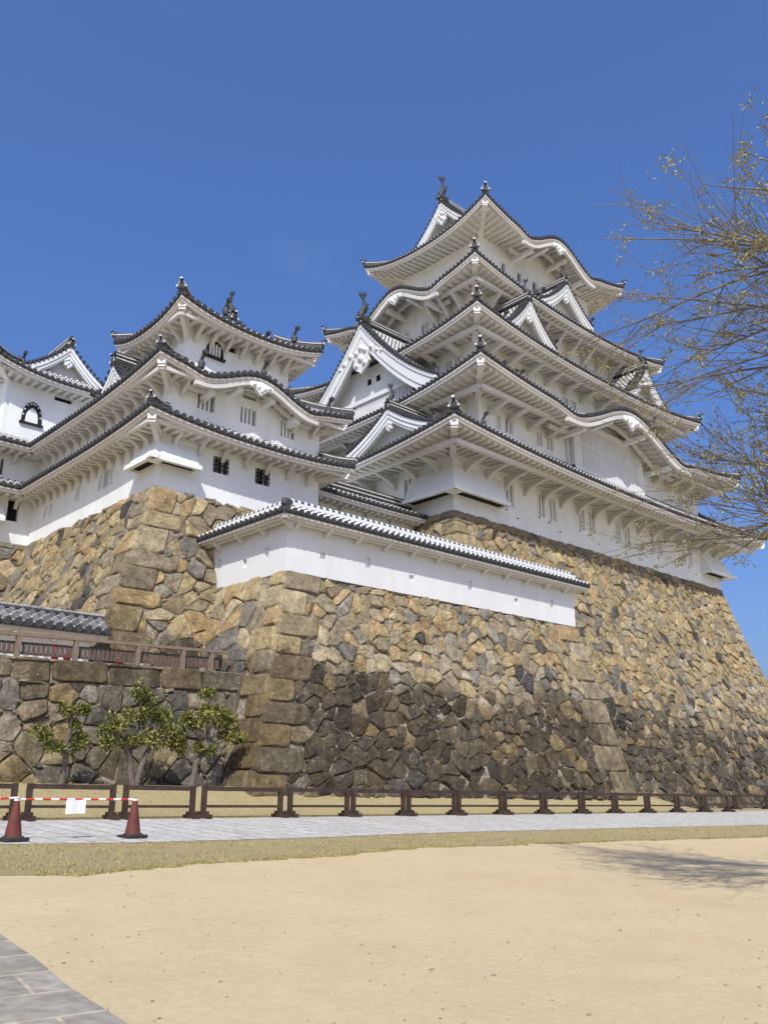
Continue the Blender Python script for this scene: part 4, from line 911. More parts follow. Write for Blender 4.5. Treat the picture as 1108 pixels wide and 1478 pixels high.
rg.lathe((Lx0 - ov + .05, Ly - ov + .05, zev + .12), [(.11, 0), (.11, .12), (.07, .2)], 10, 0)
rg.beam((Lx0 - ov, Ly - ov, zev + .12), (xmid, ymid, zr + .12), .2, .14, 0)
rg.build('coping_ridge', [TILED, PLC], cop)
for (o, e, n, Ln) in ((Vector((Lx0 - ov, Ly - ov, 0)), Vector((1, 0, 0)), Vector((0, 1, 0)), Lx1 + .45 - Lx0 + ov), (Vector((Lx0 - ov, 25.2, 0)), Vector((0, -1, 0)), Vector((1, 0, 0)), 25.2 - Ly + ov)):
    first = n.y > .5
    a0 = .1 if first else 0; a1 = Ln if first else Ln - .1
    def Q(s, d, z): q = o + e * s + n * d; return Vector((q.x, q.y, z))
    em.beam(Q(a0, .08, zev - .15), Q(a1, .08, zev - .15), .12, .10); em.beam(Q(a0 + .1, .17, zev - .22), Q(a1 - .1, .17, zev - .22), .10, .08)
    em.add([Q(a0, .1, zev - .19), Q(a1, .1, zev - .19), Q(a1, ov + .1, zev - .10), Q(a0, ov + .1, zev - .10)], [(0, 1, 2, 3)])
    k = int(Ln / 1.25)
    for i in range(k + 1):
        s = (.75 if first else .3) + i * 1.25
        if s > Ln - .2: continue
        em.prism([Q(s, ov + .02, zev - .52), Q(s, .16, zev - .26), Q(s, .16, zev - .17), Q(s, ov + .02, zev - .17)], e, .14)
    em.beam(Q(a0 + .2, .3, zev - .26), Q(a1 - .2, .3, zev - .26), .10, .10)
em.box((Lx0 - ov + .14, Ly - ov + .14, zev - .17), (.2, .2, .18))
em.build('eave', [PLE], cop)

# ------------------------------------------------------------------ roofed wall and slatted fence on the ramp
rw = thing('plaster_wall', (4, 22.6, 4.3), 'low plaster wall with a weathered grey tile roof, on the ramp at the far left', 'wall')
m = MB(); RX = 10.75
m.box((RX / 2 - .2 - 1.5, 22.95, 4.85), (RX - .4 + 3, .4, 1.6)); m.build('wall', PLC, rw)
m = MB(); Zr = lambda s, d: 5.42 + .42 * min(d / .62, 1)
slope(m, Vector((-3, 22.35, 0)), Vector((1, 0, 0)), Vector((0, 1, 0)), 0, RX + 3, lambda s: .62, Zr, .27, .09, 3); slope(m, Vector((RX, 23.6, 0)), Vector((-1, 0, 0)), Vector((0, -1, 0)), 0, RX + 3, lambda s: .62, Zr, .27, .09, 3)
m.beam((-3, 22.97, 5.85), (RX, 22.97, 5.85), .22, .07, 2)
for i in range(46): m.tube([(RX - i * .3, 22.97, 5.90), (RX - i * .3 - .27, 22.97, 5.90)], .065, 8, 1)
rr_ = m.build('coping_roof', ROOFG, rw)
m = MB(); m.beam((-3, 22.45, 5.27), (RX - .05, 22.45, 5.27), .1, .1); m.beam((-3, 22.6, 5.2), (RX - .05, 22.6, 5.2), .3, .04)
for i in range(12): m.beam((RX - .35 - i * 1.1, 22.75, 5.05), (RX - .35 - i * 1.1, 22.45, 5.18), .1, .1)
m.build('eave', PLE, rr_)
m = MB(); m.box((RX - .18, 22.9, 4.75), (.2, .6, 1.5)); m.build('end_post', TILED, rw)

sf = thing('slatted_fence', (9, 20.9, 4.3), 'weathered slatted wooden ramp fence along the top of the boulder retaining wall', 'fence')
FY = 20.95
fa, fb2 = atY(0, 911, FY), atY(325, 940, FY); fd = (fb2 - fa)
fa = fa - fd * .5
def FP(x, dz=0, dy=0): t = (x - fa.x) / (fb2.x - fa.x); return Vector((x, FY + dy, lerp(fa.z, fb2.z, t) + dz))
m = MB(); m.beam(FP(fa.x, -.03), FP(fb2.x + .1, -.03), .12, .075); m.build('top_rail', WOODW, sf)
for i, px in enumerate((26, 110, 200, 265, 306)):
    x = atY(px, 935, FY).x; m = MB(); a, b = FP(x, -.04), FP(x, -.75); m.beam(b, a, .11, .11, 0, (0, 1, 0)); m.build('post', WOODW, sf)
m = MB(); x = fa.x
while x < fb2.x - .15:
    a, b = FP(x, -.20, .07), FP(x, -.50, .07); m.beam(a, b, .085, .03, 0, (0, 1, 0)); x += .118
m.beam(FP(fa.x, -.22, .10), FP(fb2.x - .1, -.22, .10), .04, .06); m.beam(FP(fa.x, -.46, .10), FP(fb2.x - .1, -.46, .10), .04, .06)
m.build('slat_panel', SLATW, sf)
m = MB(); a = FP(fb2.x - .02, -.08, .25); m.box(a + Vector((0, 0, -.35)), (.12, .12, .7)); m.build('end_post', TILED, sf)
# little red cones and a notice behind that fence
for i, (px, py, lab) in enumerate(((78, 957, 'small bright red cone behind the slats, leftmost of three on the ramp'), (96, 958, 'small bright red cone behind the slats, middle of three on the ramp'), (172, 962, 'small bright red cone behind the slats, nearest the white notice'))):
    q = atY(px, py, 21.3); q.z = 4.32; m = MB(); m.lathe(q, [(.11, 0), (.10, .05), (.025, .42), (.02, .44)], 10); tag(m.build('traffic_cone', CONER, None, q), lab, 'cone', 'red cones on the ramp')
q = atY(188, 960, 21.15); q.z = 4.42; m = MB(); m.box(q + Vector((0, 0, .06)), (.24, .02, .17), 0, (Vector((1, 0, 0)), Vector((0, .94, .34)), Vector((0, -.34, .94)))); m.box(q + Vector((0, .05, -.06)), (.04, .04, .16))
tag(m.build('notice_board', PAPER, None, q), 'small white notice leaning behind the slatted ramp fence', 'sign')

# ------------------------------------------------------------------ GROUND
def zg(X, Y):
    Xc = min(max(X, -20), 55); z = .047 * min(max(Y, -30), 17.6) - .0205 * (Xc - 7.5) * min(max(Y, 0), 17.6) / 16.8
    bank = .62 - .62 * sstep((X - 31) / 5)
    return z + bank * sstep((Y - 17.1) / 1.9)
def ground_hit(px, py, t1=200):
    r = ray(px, py); a, b = .5, t1; f = lambda t: (EYE.z + r.z * t) - zg(r.x * t, r.y * t)
    t = .5
    while t < t1 and f(t) > 0: t *= 1.03
    a, b = t / 1.03, t
    for _ in range(40):
        c = (a + b) / 2
        if f(c) > 0: a = c
        else: b = c
    p = EYE + r * b; return Vector((p.x, p.y, zg(p.x, p.y)))
def noise_col(m, scale, detail, stops, name='Fac', rough=.65):
    pass
def ground_mat(name, stops, scales, bump=.4, bs=60, rough=.95):
    m = mat(name, stops[0], rough, None, 0); n, b = nodes(m); tc = n.nodes.new('ShaderNodeTexCoord'); prev = None
    for k, (c1, c2, s_, amt) in enumerate(scales):
        t = n.nodes.new('ShaderNodeTexNoise'); t.inputs['Scale'].default_value = s_; t.inputs['Detail'].default_value = 8; t.inputs['Roughness'].default_value = .68
        r = n.nodes.new('ShaderNodeValToRGB'); r.color_ramp.elements[0].position = .34; r.color_ramp.elements[1].position = .66; r.color_ramp.elements[0].color = (*c1, 1); r.color_ramp.elements[1].color = (*c2, 1)
        n.links.new(tc.outputs['Object'], t.inputs[0]); n.links.new(t.outputs['Fac'], r.inputs[0])
        if prev is None: prev = r.outputs[0]
        else:
            x = n.nodes.new('ShaderNodeMix'); x.data_type = 'RGBA'; x.inputs['Factor'].default_value = amt; n.links.new(prev, x.inputs['A']); n.links.new(r.outputs[0], x.inputs['B']); prev = x.outputs['Result']
    n.links.new(prev, b.inputs['Base Color'])
    t2 = n.nodes.new('ShaderNodeTexNoise'); t2.inputs['Scale'].default_value = bs / 9; t2.inputs['Detail'].default_value = 12; t2.inputs['Roughness'].default_value = .78
    bp = n.nodes.new('ShaderNodeBump'); bp.inputs['Strength'].default_value = bump; bp.inputs['Distance'].default_value = .05
    n.links.new(tc.outputs['Object'], t2.inputs[0]); n.links.new(t2.outputs['Fac'], bp.inputs['Height']); n.links.new(bp.outputs[0], b.inputs['Normal']); b.inputs['Specular IOR Level'].default_value = .1
    return m
SAND = ground_mat('sandy_soil', [(.5, .36, .2)], [((.53, .375, .185), (.545, .46, .26), .28, 1), ((.43, .335, .18), (.60, .51, .315), 1.6, .34), ((.47, .37, .21), (.72, .63, .44), .9, .16), ((.38, .29, .17), (.66, .56, .38), 14, .22), ((.36, .27, .15), (.66, .55, .36), 60, .18)], .5, 70)
GRASS = ground_mat('dry_lawn', [(.3, .24, .1)], [((.37, .29, .14), (.46, .365, .19), .8, 1), ((.24, .215, .09), (.50, .40, .22), 6, .40), ((.16, .14, .06), (.52, .42, .24), 55, .4)], 1.0, 60)
def grid_sheet(name, x0, x1, y0, y1, nx, ny, m, dz=0, zfun=zg):
    mb = MB(); vs = [(lerp(x0, x1, i / nx), lerp(y0, y1, j / ny), zfun(lerp(x0, x1, i / nx), lerp(y0, y1, j / ny)) + dz) for j in range(ny + 1) for i in range(nx + 1)]
    mb.add(vs, [(j * (nx + 1) + i, j * (nx + 1) + i + 1, (j + 1) * (nx + 1) + i + 1, (j + 1) * (nx + 1) + i) for j in range(ny) for i in range(nx)], 0, True); o = mb.build(name, m); o['kind'] = 'structure'; return o
grid_sheet('ground', -40, 80, -30, 45, 120, 150, SAND, 0, lambda X, Y: zg(X, Y) - .14 * sstep((Y - 14.6) / 1.4))
fl = MB(); fl.add([(-2500, -2500, -1.6), (2500, -2500, -1.6), (2500, 2500, -1.6), (-2500, 2500, -1.6)], [(0, 1, 2, 3)]); o = fl.build('terrain', SAND); o['kind'] = 'structure'
tr = MB(); tr.add([(-8, 20.9, 4.15), (15.0, 20.9, 4.32), (15.0, 36, 4.4), (-8, 36, 4.3)], [(0, 1, 2, 3)]); tr.add([(-8, 20.5, 1), (15, 20.5, 1), (15, 20.9, 4.32), (-8, 20.9, 4.15)], [(0, 1, 2, 3)]); o = tr.build('ramp_ground', SAND); o['kind'] = 'structure'
# lower-edge curves of the surfaces, surveyed once along X
near_path = [ground_hit(x, y) for x, y in ((0, 1220), (190, 1217), (420, 1211), (600, 1204), (850, 1197), (1108, 1191))]
near_lawn = [ground_hit(x, y) for x, y in ((0, 1266), (140, 1262), (300, 1245), (450, 1238), (600, 1225), (850, 1216), (1108, 1208))]
def curve(pts):
    def f(X):
        if X <= pts[0].x: a, b = pts[0], pts[1]
        elif X >= pts[-1].x: a, b = pts[-2], pts[-1]
        else:
            for a, b in zip(pts, pts[1:]):
                if a.x <= X <= b.x: break
        return lerp(a.y, b.y, (X - a.x) / (b.x - a.x))
    return f
fpath, flawn = curve(near_path), curve(near_lawn)
def strip(name, xa, xb, n_, flo, fhi, ny, m, dz):
    mb = MB(); vs = []
    for i in range(n_ + 1):
        X = lerp(xa, xb, i / n_); lo, hi = flo(X), fhi(X)
        for j in range(ny + 1): Y = lerp(lo, hi, j / ny); vs.append((X, Y, zg(X, Y) + dz))
    mb.add(vs, [(i * (ny + 1) + j, (i + 1) * (ny + 1) + j, (i + 1) * (ny + 1) + j + 1, i * (ny + 1) + j + 1) for i in range(n_) for j in range(ny)], 0, True); o = mb.build(name, m); o['kind'] = 'structure'; return o
wob = lambda X: .12 * (vnoise(X * 1.7, 1, 2) - .5) + .10 * (vnoise(X * 6, 4, 2) - .5)
strip('lawn', -10, 62, 500, lambda X: flawn(X) + wob(X) * 1.6, lambda X: 21.5, 60, GRASS, .006)
# path slabs
def slab_mat(name, c1, c2, joint, bw, bh, rot=0, msz=.02):
    m = mat(name, c1, .85); n, b = nodes(m); tc = n.nodes.new('ShaderNodeTexCoord'); mp_ = n.nodes.new('ShaderNodeMapping'); mp_.inputs['Rotation'].default_value = (0, 0, rot)
    br = n.nodes.new('ShaderNodeTexBrick'); br.inputs['Color1'].default_value = (*c1, 1); br.inputs['Color2'].default_value = (*c2, 1); br.inputs['Mortar'].default_value = (*joint, 1)
    br.inputs['Scale'].default_value = 1; br.inputs['Mortar Size'].default_value = msz; br.inputs['Brick Width'].default_value = bw; br.inputs['Row Height'].default_value = bh; br.inputs['Bias'].default_value = 0
    t = n.nodes.new('ShaderNodeTexNoise'); t.inputs['Scale'].default_value = 9; t.inputs['Detail'].default_value = 8; r = n.nodes.new('ShaderNodeValToRGB'); r.color_ramp.elements[0].color = (.72, .71, .70, 1); r.color_ramp.elements[1].color = (1.22, 1.22, 1.22, 1); r.color_ramp.elements[0].position = .3; r.color_ramp.elements[1].position = .7
    x = n.nodes.new('ShaderNodeMix'); x.data_type = 'RGBA'; x.blend_type = 'MULTIPLY'; x.inputs['Factor'].default_value = 1
    n.links.new(tc.outputs['Object'], mp_.inputs[0]); n.links.new(mp_.outputs[0], br.inputs[0]); n.links.new(tc.outputs['Object'], t.inputs[0]); n.links.new(t.outputs['Fac'], r.inputs[0]); n.links.new(br.outputs[0], x.inputs['A']); n.links.new(r.outputs[0], x.inputs['B']); n.links.new(x.outputs['Result'], b.inputs['Base Color'])
    bp = n.nodes.new('ShaderNodeBump'); bp.inputs['Strength'].default_value = .35; bp.inputs['Distance'].default_value = .02; n.links.new(t.outputs['Fac'], bp.inputs['Height']); n.links.new(bp.outputs[0], b.inputs['Normal'])
    return m
PATH = slab_mat('pale_path_slabs', (.44, .425, .375), (.50, .485, .43), (.25, .24, .205), 1.2, .42, R(90))
PAVE = slab_mat('grey_granite_paving', (.25, .23, .185), (.325, .30, .245), (.44, .38, .28), .66, .5, R(8), .014)
strip('path', -10, 62, 200, lambda X: fpath(X) + .05 * (vnoise(X * 2, 7, 1) - .5), lambda X: 16.75 + (.0 if X < 34 else (X - 34) * .12), 14, PATH, .012)
pv = [ground_hit(x, y) for x, y in ((0, 1354), (50, 1389), (100, 1432), (172, 1478), (400, 1640))]
mb = MB(); vs = []
for i, q in enumerate(pv):
    for k in range(5): X = lerp(q.x, q.x - 4, k / 4); Y = lerp(q.y, q.y - 1.0, k / 4); vs.append((X, Y, zg(X, Y) + .03))
mb.add(vs, [(i * 5 + k, i * 5 + k + 1, (i + 1) * 5 + k + 1, (i + 1) * 5 + k) for i in range(4) for k in range(4)], 0)
for a, b in zip(pv, pv[1:]): mb.add([(a.x, a.y, a.z + .03), (b.x, b.y, b.z + .03), (b.x, b.y, b.z - .05), (a.x, a.y, a.z - .05)], [(0, 1, 2, 3)])
o = mb.build('paving', PAVE); o['kind'] = 'structure'
# dry grass blades
rg_ = random.Random(5); mb = MB()
BL = mat('dry_blade', (.42, .33, .15), .8, 3, 0, 20, (.27, .25, .09))
def blade(X, Y, h):
    z = zg(X, Y); a = rg_.uniform(0, 6.28); wd = rg_.uniform(.008, .016); dx, dy = math.cos(a) * wd, math.sin(a) * wd; lx, ly = rg_.uniform(-.6, .6) * h, rg_.uniform(-.6, .6) * h
    mb.add([(X - dx, Y - dy, z), (X + dx, Y + dy, z), (X + lx, Y + ly, z + h)], [(0, 1, 2)])
for i in range(52000):
    X = 4.0 + 30 * rg_.random() ** 1.5; lo, hi = flawn(X) + wob(X) * 1.6, fpath(X)
    if i % 3 == 0: Y = lo + abs(rg_.gauss(0, .10)) - .05
    elif i % 3 == 1: Y = rg_.uniform(lo, hi - .02)
    else: Y = rg_.uniform(16.85, 19.6)
    if vnoise(X * 2.2, Y * 2.2, 8) < .3: continue
    blade(X, Y, rg_.uniform(.012, .036))
o = mb.build('grass', BL); o['kind'] = 'stuff'; o['label'] = 'short dry grass tufts edging the sandy yard and the path'; o['category'] = 'grass'
# scattered pebbles and leaf litter on the sand
mb = MB(); PEB = mat('pebble', (.20, .17, .13), .9, 3, 0, 20, (.34, .29, .22))
for i in range(380):
    d = 5.2 + 9 * rg_.random() ** 1.2; q = ground_hit(rg_.uniform(-20, 1130), 739 + FPX * math.tan(PITCH + math.atan(1.35 / d)))
    if q.y > flawn(q.x) - .1: continue
    r = rg_.uniform(.004, .011) * (1.8 if rg_.random() < .08 else 1); a = rg_.uniform(0, 3.1)
    vs = [q + Vector((math.cos(a + t) * r * (1.7 if k % 2 else 1.0), math.sin(a + t) * r, .004)) for k, t in enumerate((0, 1.2, 2.2, 3.3, 4.4, 5.3))] + [q + Vector((0, 0, r * .8))]
    mb.add(vs, [(k, (k + 1) % 6, 6) for k in range(6)])
o = mb.build('pebbles', PEB); o['kind'] = 'stuff'; o['label'] = 'small stones and leaf litter scattered over the sandy yard'; o['category'] = 'pebbles'

# ------------------------------------------------------------------ low timber fence, one section per bay
def fence_section(a, b, label, first=False, last=False, group='low timber fence sections'):
    a, b = Vector(a), Vector(b); d = (b - a); d.z = 0; d.normalize(); nrm = Vector((-d.y, d.x, 0)); Hh = .665
    t = thing('timber_fence', (a + b) / 2, label, 'fence', group)
    for q, s in ((a, 1), (b, -1)):
        z = zg(q.x, q.y); c = Vector((q.x, q.y, 0)) + d * (.10 * s)
        m = MB(); m.box(c + Vector((0, 0, z + Hh / 2)), (.09, .10, Hh), 0, (d, nrm, Vector((0, 0, 1)))); m.build('post', WOODB, t)
        m = MB(); m.box(c + Vector((0, 0, z + .045)) - nrm * .0, (.13, .52, .09), 0, (d, nrm, Vector((0, 0, 1)))); m.box(c + Vector((0, 0, z + .12)), (.11, .30, .06), 0, (d, nrm, Vector((0, 0, 1)))); m.build('foot', WOODB, t)
    for h, s in ((.61, .09), (.25, .055)):
        m = MB(); p, q = a + d * .13, b - d * .13; p.z = zg(a.x, a.y) + h; q.z = zg(b.x, b.y) + h; m.beam(p, q, .07, s); m.build('rail', WOODB, t)
xs = [4.6, 6.62] + [atY(px, 1178, 16.8).x for px in (170, 285, 411, 505, 586, 659, 726, 785, 840, 888, 935, 978, 1017, 1053)]
labs = ['brown timber fence section cut by the left picture edge, behind the left cone', 'brown timber fence section behind the striped bar and white paper', 'brown timber fence section just right of the right-hand cone, before the middle small tree',
        'brown timber fence section before the left foot of the bastion, with a gapped post at each end', 'fifth brown fence section from the left, in front of the bastion corner blocks'] + \
       [w_ + ' brown timber fence section right of the right-hand cone, along the pale path' for w_ in ('fourth', 'fifth', 'sixth', 'seventh', 'eighth', 'ninth', 'tenth', 'eleventh', 'twelfth', 'thirteenth')]
labs[3] = 'brown timber fence section before the left foot of the bastion, gapped post at each end'
labs[4] = 'third brown timber fence section right of the right-hand cone, before the bastion corner blocks'
for i in range(len(xs) - 1): fence_section((xs[i] + (.04 if i < 5 else .0), 16.8, 0), (xs[i + 1] - (.04 if i < 4 else .0), 16.8, 0), labs[i])
far_l = ['far brown fence section before the keep base, nearest the end of the path-side row', 'far brown fence section before the keep base, second from the path-side row', 'far brown fence section before the keep base, third from the path-side row', 'far brown fence section at the right picture edge before the keep base']
x = 37.4
for i in range(4): fence_section((x, 19.5, 0), (x + 3.4, 19.5, 0), far_l[i], group='far timber fence sections'); x += 3.4

# ------------------------------------------------------------------ cones, bars, paper
def cone(px, py, label):
    q = ground_hit(px, py); q.z += .014; t = thing('traffic_cone', q, label, 'cone', 'cones before the path')
    m = MB(); m.prism([q + Vector((x, y, .02)) for x, y in ((-.19, -.15), (-.15, -.19), (.15, -.19), (.19, -.15), (.19, .15), (.15, .19), (-.15, .19), (-.19, .15))], (0, 0, 1), .04); m.lathe(q + Vector((0, 0, .04)), [(.17, 0), (.15, .02)], 16); m.build('base', RUBBER, t)
    m = MB(); m.lathe(q + Vector((0, 0, .04)), [(.135, 0), (.125, .02), (.04, .52), (.034, .53)], 18); m.lathe(q + Vector((0, 0, .56)), [(.030, 0), (.030, .02), (.034, .03), (.026, .05)], 12); m.build('body', CONE, t)
    return q
c2 = cone(191, 1210, 'faded red traffic cone at the right end of the striped bar'); c1 = cone(18, 1215, 'faded red traffic cone near the left picture edge, left of the white paper')
def bar(a, b, label, sag=0):
    a, b = Vector(a), Vector(b); L_ = (b - a).length; m = MB(); k = 15
    for i in range(k):
        p, q = a.lerp(b, i / k), a.lerp(b, (i + 1) / k); m.tube([p, q], .0165, 8, 1 if i % 2 else 0)
    for q in (a, b): m.lathe(q - Vector((0, 0, .02)), [(.045, 0), (.045, .035)], 12, 0)
    return tag(m.build('cone_bar', [WHITEP, REDP], None, (a + b) / 2), label, 'bar', 'striped bars on the cones')
H_ = Vector((0, 0, .58)); bar(c1 + H_, c2 + H_, 'red and white striped bar resting on two cones, with a paper hanging from it')
c0 = c1 + (c1 - c2) * 1.0; c0.z = zg(c0.x, c0.y)
bar(c1 + H_ + Vector((0, 0, .02)), c0 + H_ - Vector((0, 0, .05)), 'red and white striped bar running out of the left picture edge')
m = MB(); pa = c1.lerp(c2, .475) + H_ - Vector((0, 0, .11)); ed = (c2 - c1).normalized(); ed.z = 0; ed.normalize(); nn = Vector((-ed.y, ed.x, 0))
for i in range(6):
    u0, u1 = -.155 + .31 * i / 6, -.155 + .31 * (i + 1) / 6; w0, w1 = .010 * math.sin(i * 1.1), .010 * math.sin((i + 1) * 1.1)
    a, b = pa + ed * u0 - nn * (.024 + w0), pa + ed * u1 - nn * (.024 + w1); z_ = Vector((0, 0, .10))
    m.add([a - z_, b - z_, b + z_, a + z_, a - z_ + nn * .003, b - z_ + nn * .003, b + z_ + nn * .003, a + z_ + nn * .003], [(0, 1, 2, 3), (4, 7, 6, 5), (3, 2, 6, 7), (0, 4, 5, 1)])
tag(m.build('paper_sheet', PAPER, None, pa), 'blank white paper sheet hanging from the striped bar', 'paper')

# ------------------------------------------------------------------ small clipped trees before the retaining wall
def leafclump(mb, c, r, n_, rg, lw=.05, ll=.14, droop=.5):
    for _ in range(n_):
        d = Vector((rg.gauss(0, 1), rg.gauss(0, 1), rg.gauss(.25, .8))); d.normalize(); p = c + d * (r * rg.uniform(.35, 1.0)); o_ = (d + Vector((0, 0, -droop * rg.random()))).normalized(); s = o_.orthogonal().normalized(); s.rotate(__import__('mathutils').Quaternion(o_, rg.uniform(0, 6.28)))
        L_, w_ = ll * rg.uniform(.7, 1.2), lw * rg.uniform(.7, 1.2); up = o_.cross(s) * .012
        mb.add([p, p + o_ * L_ * .5 + s * w_ / 2 + up, p + o_ * L_, p + o_ * L_ * .5 - s * w_ / 2 + up], [(0, 1, 2), (0, 2, 3)], 0 if rg.random() < .6 else 1)
LEAF2 = mat('yellow_green_leaf', (.24, .25, .05), .55, 2, 0, 20, (.36, .32, .08))
LEAFD = mat('deep_green_leaf', (.055, .075, .018), .6, 2, 0, 20, (.12, .135, .03))
def small_tree(basepx, label, limbs, trunk_r, seed, yy=18.75):
    rg = random.Random(seed); b = atY(basepx[0], basepx[1], yy); b.z = zg(b.x, b.y) - .05; t = thing('small_tree', b, label, 'tree', 'small trees before the retaining wall'); tm = MB(); lm = MB()
    for path, clumps in limbs:
        pts = [atY(x, y, yy + dy) for x, y, dy in path]
        if path[0][1] > 1125: pts[0].z = b.z
        n = len(pts); fine = []
        for i in range(n - 1):
            for k in range(3): q = pts[i].lerp(pts[i + 1], k / 3); fine.append(q + Vector((rg.uniform(-.025, .025), rg.uniform(-.03, .03), 0)))
        fine.append(pts[-1]); r0 = trunk_r * (1 if path[0][1] > 1125 else .55); tm.tube(fine, [lerp(r0, r0 * .35, i / (len(fine) - 1)) for i in range(len(fine))], 7)
        for (x, y, dy, r) in clumps:
            c = atY(x, y, yy + dy); tm.tube([fine[-1].lerp(fine[len(fine) // 2], rg.random() * .5), c], [.02, .008], 5)
            for _ in range(6):
                c2_ = c + Vector((rg.gauss(0, r * .55), rg.gauss(0, r * .6), rg.gauss(0, r * .38))); leafclump(lm, c2_, r * .52, 44, rg, .046, .105)
    tm.build('trunk', BARK, t); lm.build('crown', [LEAFD, LEAF2, LEAF], t)
small_tree((90, 1134), 'thin sparse small tree, leftmost of the three before the boulder wall', [([(90, 1134, 0), (96, 1080, 0), (104, 1032, 0)], [(98, 1026, 0, .16), (118, 1022, 0, .13)]), ([(95, 1095, 0), (88, 1080, -.1)], [(66, 1060, -.1, .15), (80, 1078, -.1, .16)]), ([(96, 1085, 0), (110, 1078, .1)], [(112, 1080, .1, .15), (118, 1062, .1, .10)]), ([(100, 1060, 0), (108, 1048, 0)], [(108, 1046, 0, .09)])], .075, 3)
small_tree((192, 1133), 'bushiest small tree with forked trunk, middle of the three before the boulder wall', [([(192, 1133, 0), (188, 1100, 0), (178, 1070, -.1), (165, 1060, -.1)], [(157, 1068, -.1, .19), (172, 1040, -.15, .22), (160, 1052, 0, .16)]), ([(194, 1133, 0), (206, 1100, 0), (218, 1078, .1), (236, 1070, .1)], [(232, 1068, .1, .24), (255, 1066, .1, .20), (246, 1052, .1, .22), (262, 1078, 0, .14)]), ([(188, 1095, 0), (196, 1060, 0), (204, 1020, 0)], [(200, 1000, 0, .20), (215, 1008, 0, .18), (190, 1030, 0, .20), (212, 1036, 0, .22), (228, 1026, .1, .20), (184, 1068, -.1, .15), (208, 1068, -.1, .17)]), ([(204, 1060, 0), (225, 1040, .1)], [(236, 1034, .1, .19)])], .085, 4)
small_tree((276, 1133), 'leaning small tree with open crown, rightmost of the three, nearest the bastion', [([(276, 1133, 0), (284, 1100, 0), (300, 1075, 0), (302, 1040, 0), (304, 1015, 0)], [(303, 1002, 0, .15), (300, 1024, 0, .17), (290, 1032, -.1, .17)]), ([(300, 1072, 0), (318, 1050, .1)], [(322, 1028, .1, .18), (332, 1038, .1, .14), (316, 1042, .1, .14)]), ([(296, 1080, 0), (280, 1055, -.1)], [(272, 1040, -.1, .16), (286, 1046, -.1, .15)]), ([(302, 1078, 0), (330, 1066, .1)], [(338, 1060, .1, .18), (346, 1066, .1, .12), (328, 1062, .1, .13)]), ([(292, 1088, 0), (288, 1078, -.1)], [(288, 1078, -.1, .11), (306, 1084, -.1, .10)]), ([(274, 1110, 0), (262, 1080, .1)], [(262, 1072, .1, .08)])], .085, 5)

# ------------------------------------------------------------------ bare tree reaching in from the right
rgt = random.Random(21); tbse = Vector((13.6, 1.4, 0)); tbse.z = zg(tbse.x, tbse.y) - .1
bt = thing('bare_tree', tbse, 'bare spring tree with thin twigs and sparse yellowish buds, reaching in from the right', 'tree')
tk = MB(); tw = MB(); lv = MB()
fork = tbse + Vector((-.3, .3, 2.6))
tk.tube([tbse, tbse + Vector((.05, 0, .9)), tbse + Vector((-.1, .1, 1.8)), fork], [.30, .24, .21, .19], 10)
def bez(a, b, c, d, n): return [a * (1 - t) ** 3 + b * 3 * t * (1 - t) ** 2 + c * 3 * t * t * (1 - t) + d * t ** 3 for t in [i / n for i in range(n + 1)]]
def buds(p, n_, r):
    for _ in range(n_):
        c = p + Vector((rgt.gauss(0, r), rgt.gauss(0, r), rgt.gauss(0, r))); leafclump(lv, c, .03, 3, rgt, .022, .055, .8)
def twig(p, d, ln, r, depth):
    if p.z > 7.7 or p.z < 4.1: return
    n = 6; pts = [p]; q = p; dd = d.normalized(); curl = Vector((rgt.gauss(0, .07), rgt.gauss(0, .07), rgt.gauss(.03, .07)))
    for i in range(n): dd = (dd + curl + Vector((rgt.gauss(0, .05), rgt.gauss(0, .05), rgt.gauss(0, .05)))).normalized(); q = q + dd * (ln / n); pts.append(q)
    tw.tube(pts, [lerp(r, .0028, i / n) for i in range(n + 1)], 4, 0, False)
    if depth > 0:
        for k in range(rgt.choice((1, 1, 2, 2, 3))):
            i = rgt.randint(1, n - 1); side = Vector((rgt.gauss(0, 1), rgt.gauss(0, 1), rgt.gauss(.1, .8))).normalized(); twig(pts[i], (pts[i + 1] - pts[i]).normalized() * 1.0 + side * .62, ln * rgt.uniform(.4, .7), r * .6, depth - 1)
    x = rgt.random()
    if x < .32: buds(pts[-1] - dd * .05, rgt.randint(3, 7), .05)
    if x < .14: buds(pts[n // 2], rgt.randint(2, 5), .04)
    return pts
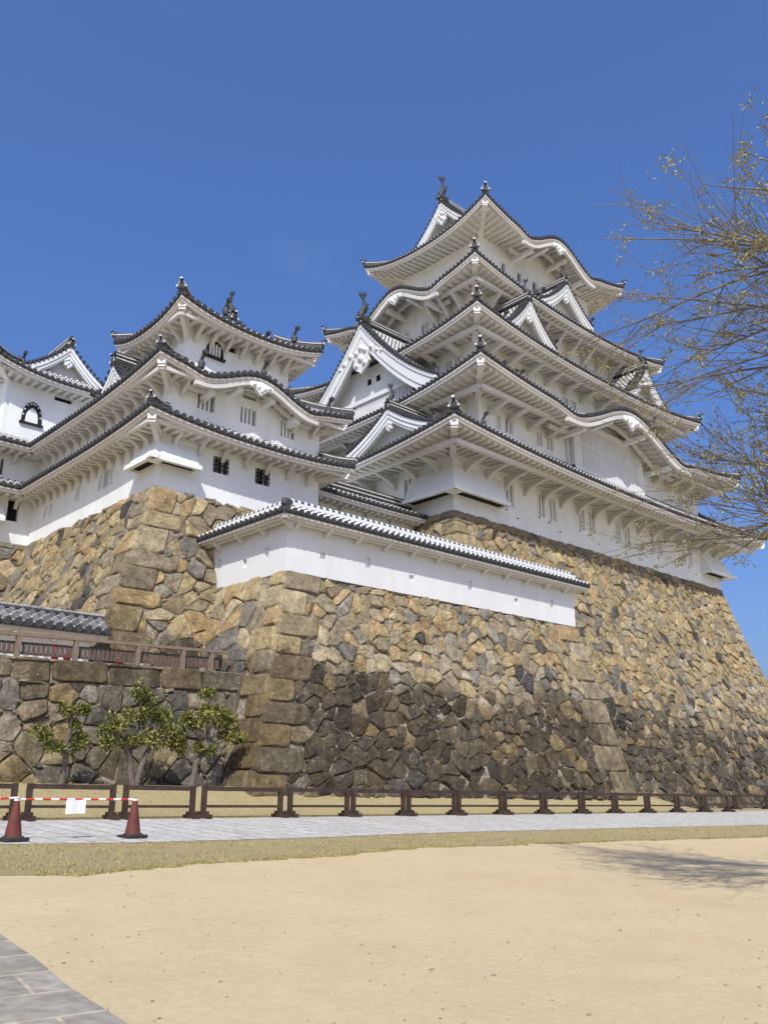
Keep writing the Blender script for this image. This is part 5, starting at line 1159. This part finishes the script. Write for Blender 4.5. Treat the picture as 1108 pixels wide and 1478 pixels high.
tips = [(877, 272, 10.5), (868, 345, 11), (912, 312, 10), (1000, 262, 9.5), (1058, 212, 9), (1098, 165, 8.5), (960, 330, 10.5), (880, 420, 11.5), (870, 480, 12), (905, 560, 12), (893, 788, 11), (966, 812, 10), (1040, 700, 9), (960, 720, 10.5), (1000, 400, 10), (1050, 330, 9), (1085, 260, 8.5), (985, 520, 11), (1040, 560, 9.5), (1100, 420, 9), (1090, 760, 9.2), (930, 470, 11), (1030, 480, 12), (1095, 620, 10.5), (1060, 660, 12), (1180, 330, 9.5), (1220, 520, 8), (1200, 700, 10), (1020, 620, 10), (960, 560, 10.5), (1070, 720, 9.5), (1000, 660, 11)]
cl_c = atD(1300, 690, 10.2)
mains = []
for k, (px, py, d) in enumerate(((1230, 560, 10.3), (1215, 420, 9.8), (1235, 690, 10.4), (1260, 330, 9.6), (1210, 760, 10.0), (1300, 560, 9.0), (1400, 400, 10.5), (1420, 650, 9.0))):
    e_ = atD(px, py, d); pts = bez(fork, fork + Vector((rgt.uniform(-.2, .2), rgt.uniform(-.2, .2), 1.4)), e_ + (fork - e_) * .35 + Vector((0, 0, .4)), e_, 10); tk.tube(pts, [lerp(.14, .022, i / 10) for i in range(11)], 7); mains.append(pts)
for px, py, d in tips:
    e_ = atD(px, py, d); best = min(mains, key=lambda m_: (m_[-1] - e_).length); s_ = best[rgt.choice((7, 8, 9, 10, 10))]
    dirv = (best[-1] - best[-3]).normalized(); Ld = (e_ - s_).length
    pts = bez(s_, s_ + dirv * Ld * .3 + Vector((0, 0, .05)), e_ + (s_ - e_) * .35 + Vector((0, 0, rgt.uniform(.0, .25))), e_, 12)
    tw.tube(pts, [lerp(.034, .004, (i / 12) ** .7) for i in range(13)], 5, 0, False)
    buds(pts[-2], rgt.randint(6, 12), .07)
    for i in range(3, 12):
        for _ in range(2):
            if rgt.random() < .74:
                dv = (pts[i + 1] - pts[i]).normalized(); side = Vector((rgt.gauss(0, 1), rgt.gauss(0, 1), rgt.gauss(.15, .8))).normalized(); twig(pts[i], dv + side * .6, rgt.uniform(.5, 1.4), .0068, 1)
for m_ in mains:
    for i in range(5, 11):
        for _ in range(3 if i == 10 else 1):
            d_ = (m_[i] - m_[i - 1]).normalized(); twig(m_[i], d_ + Vector((rgt.gauss(0, .4), rgt.gauss(0, .4), rgt.gauss(.05, .3))), rgt.uniform(.9, 1.7), .010, 2)
tk.build('trunk', BARK, bt); tw.build('branches', TWIG, bt); lv.build('leaf_buds', [LEAFB, LEAFB], bt)
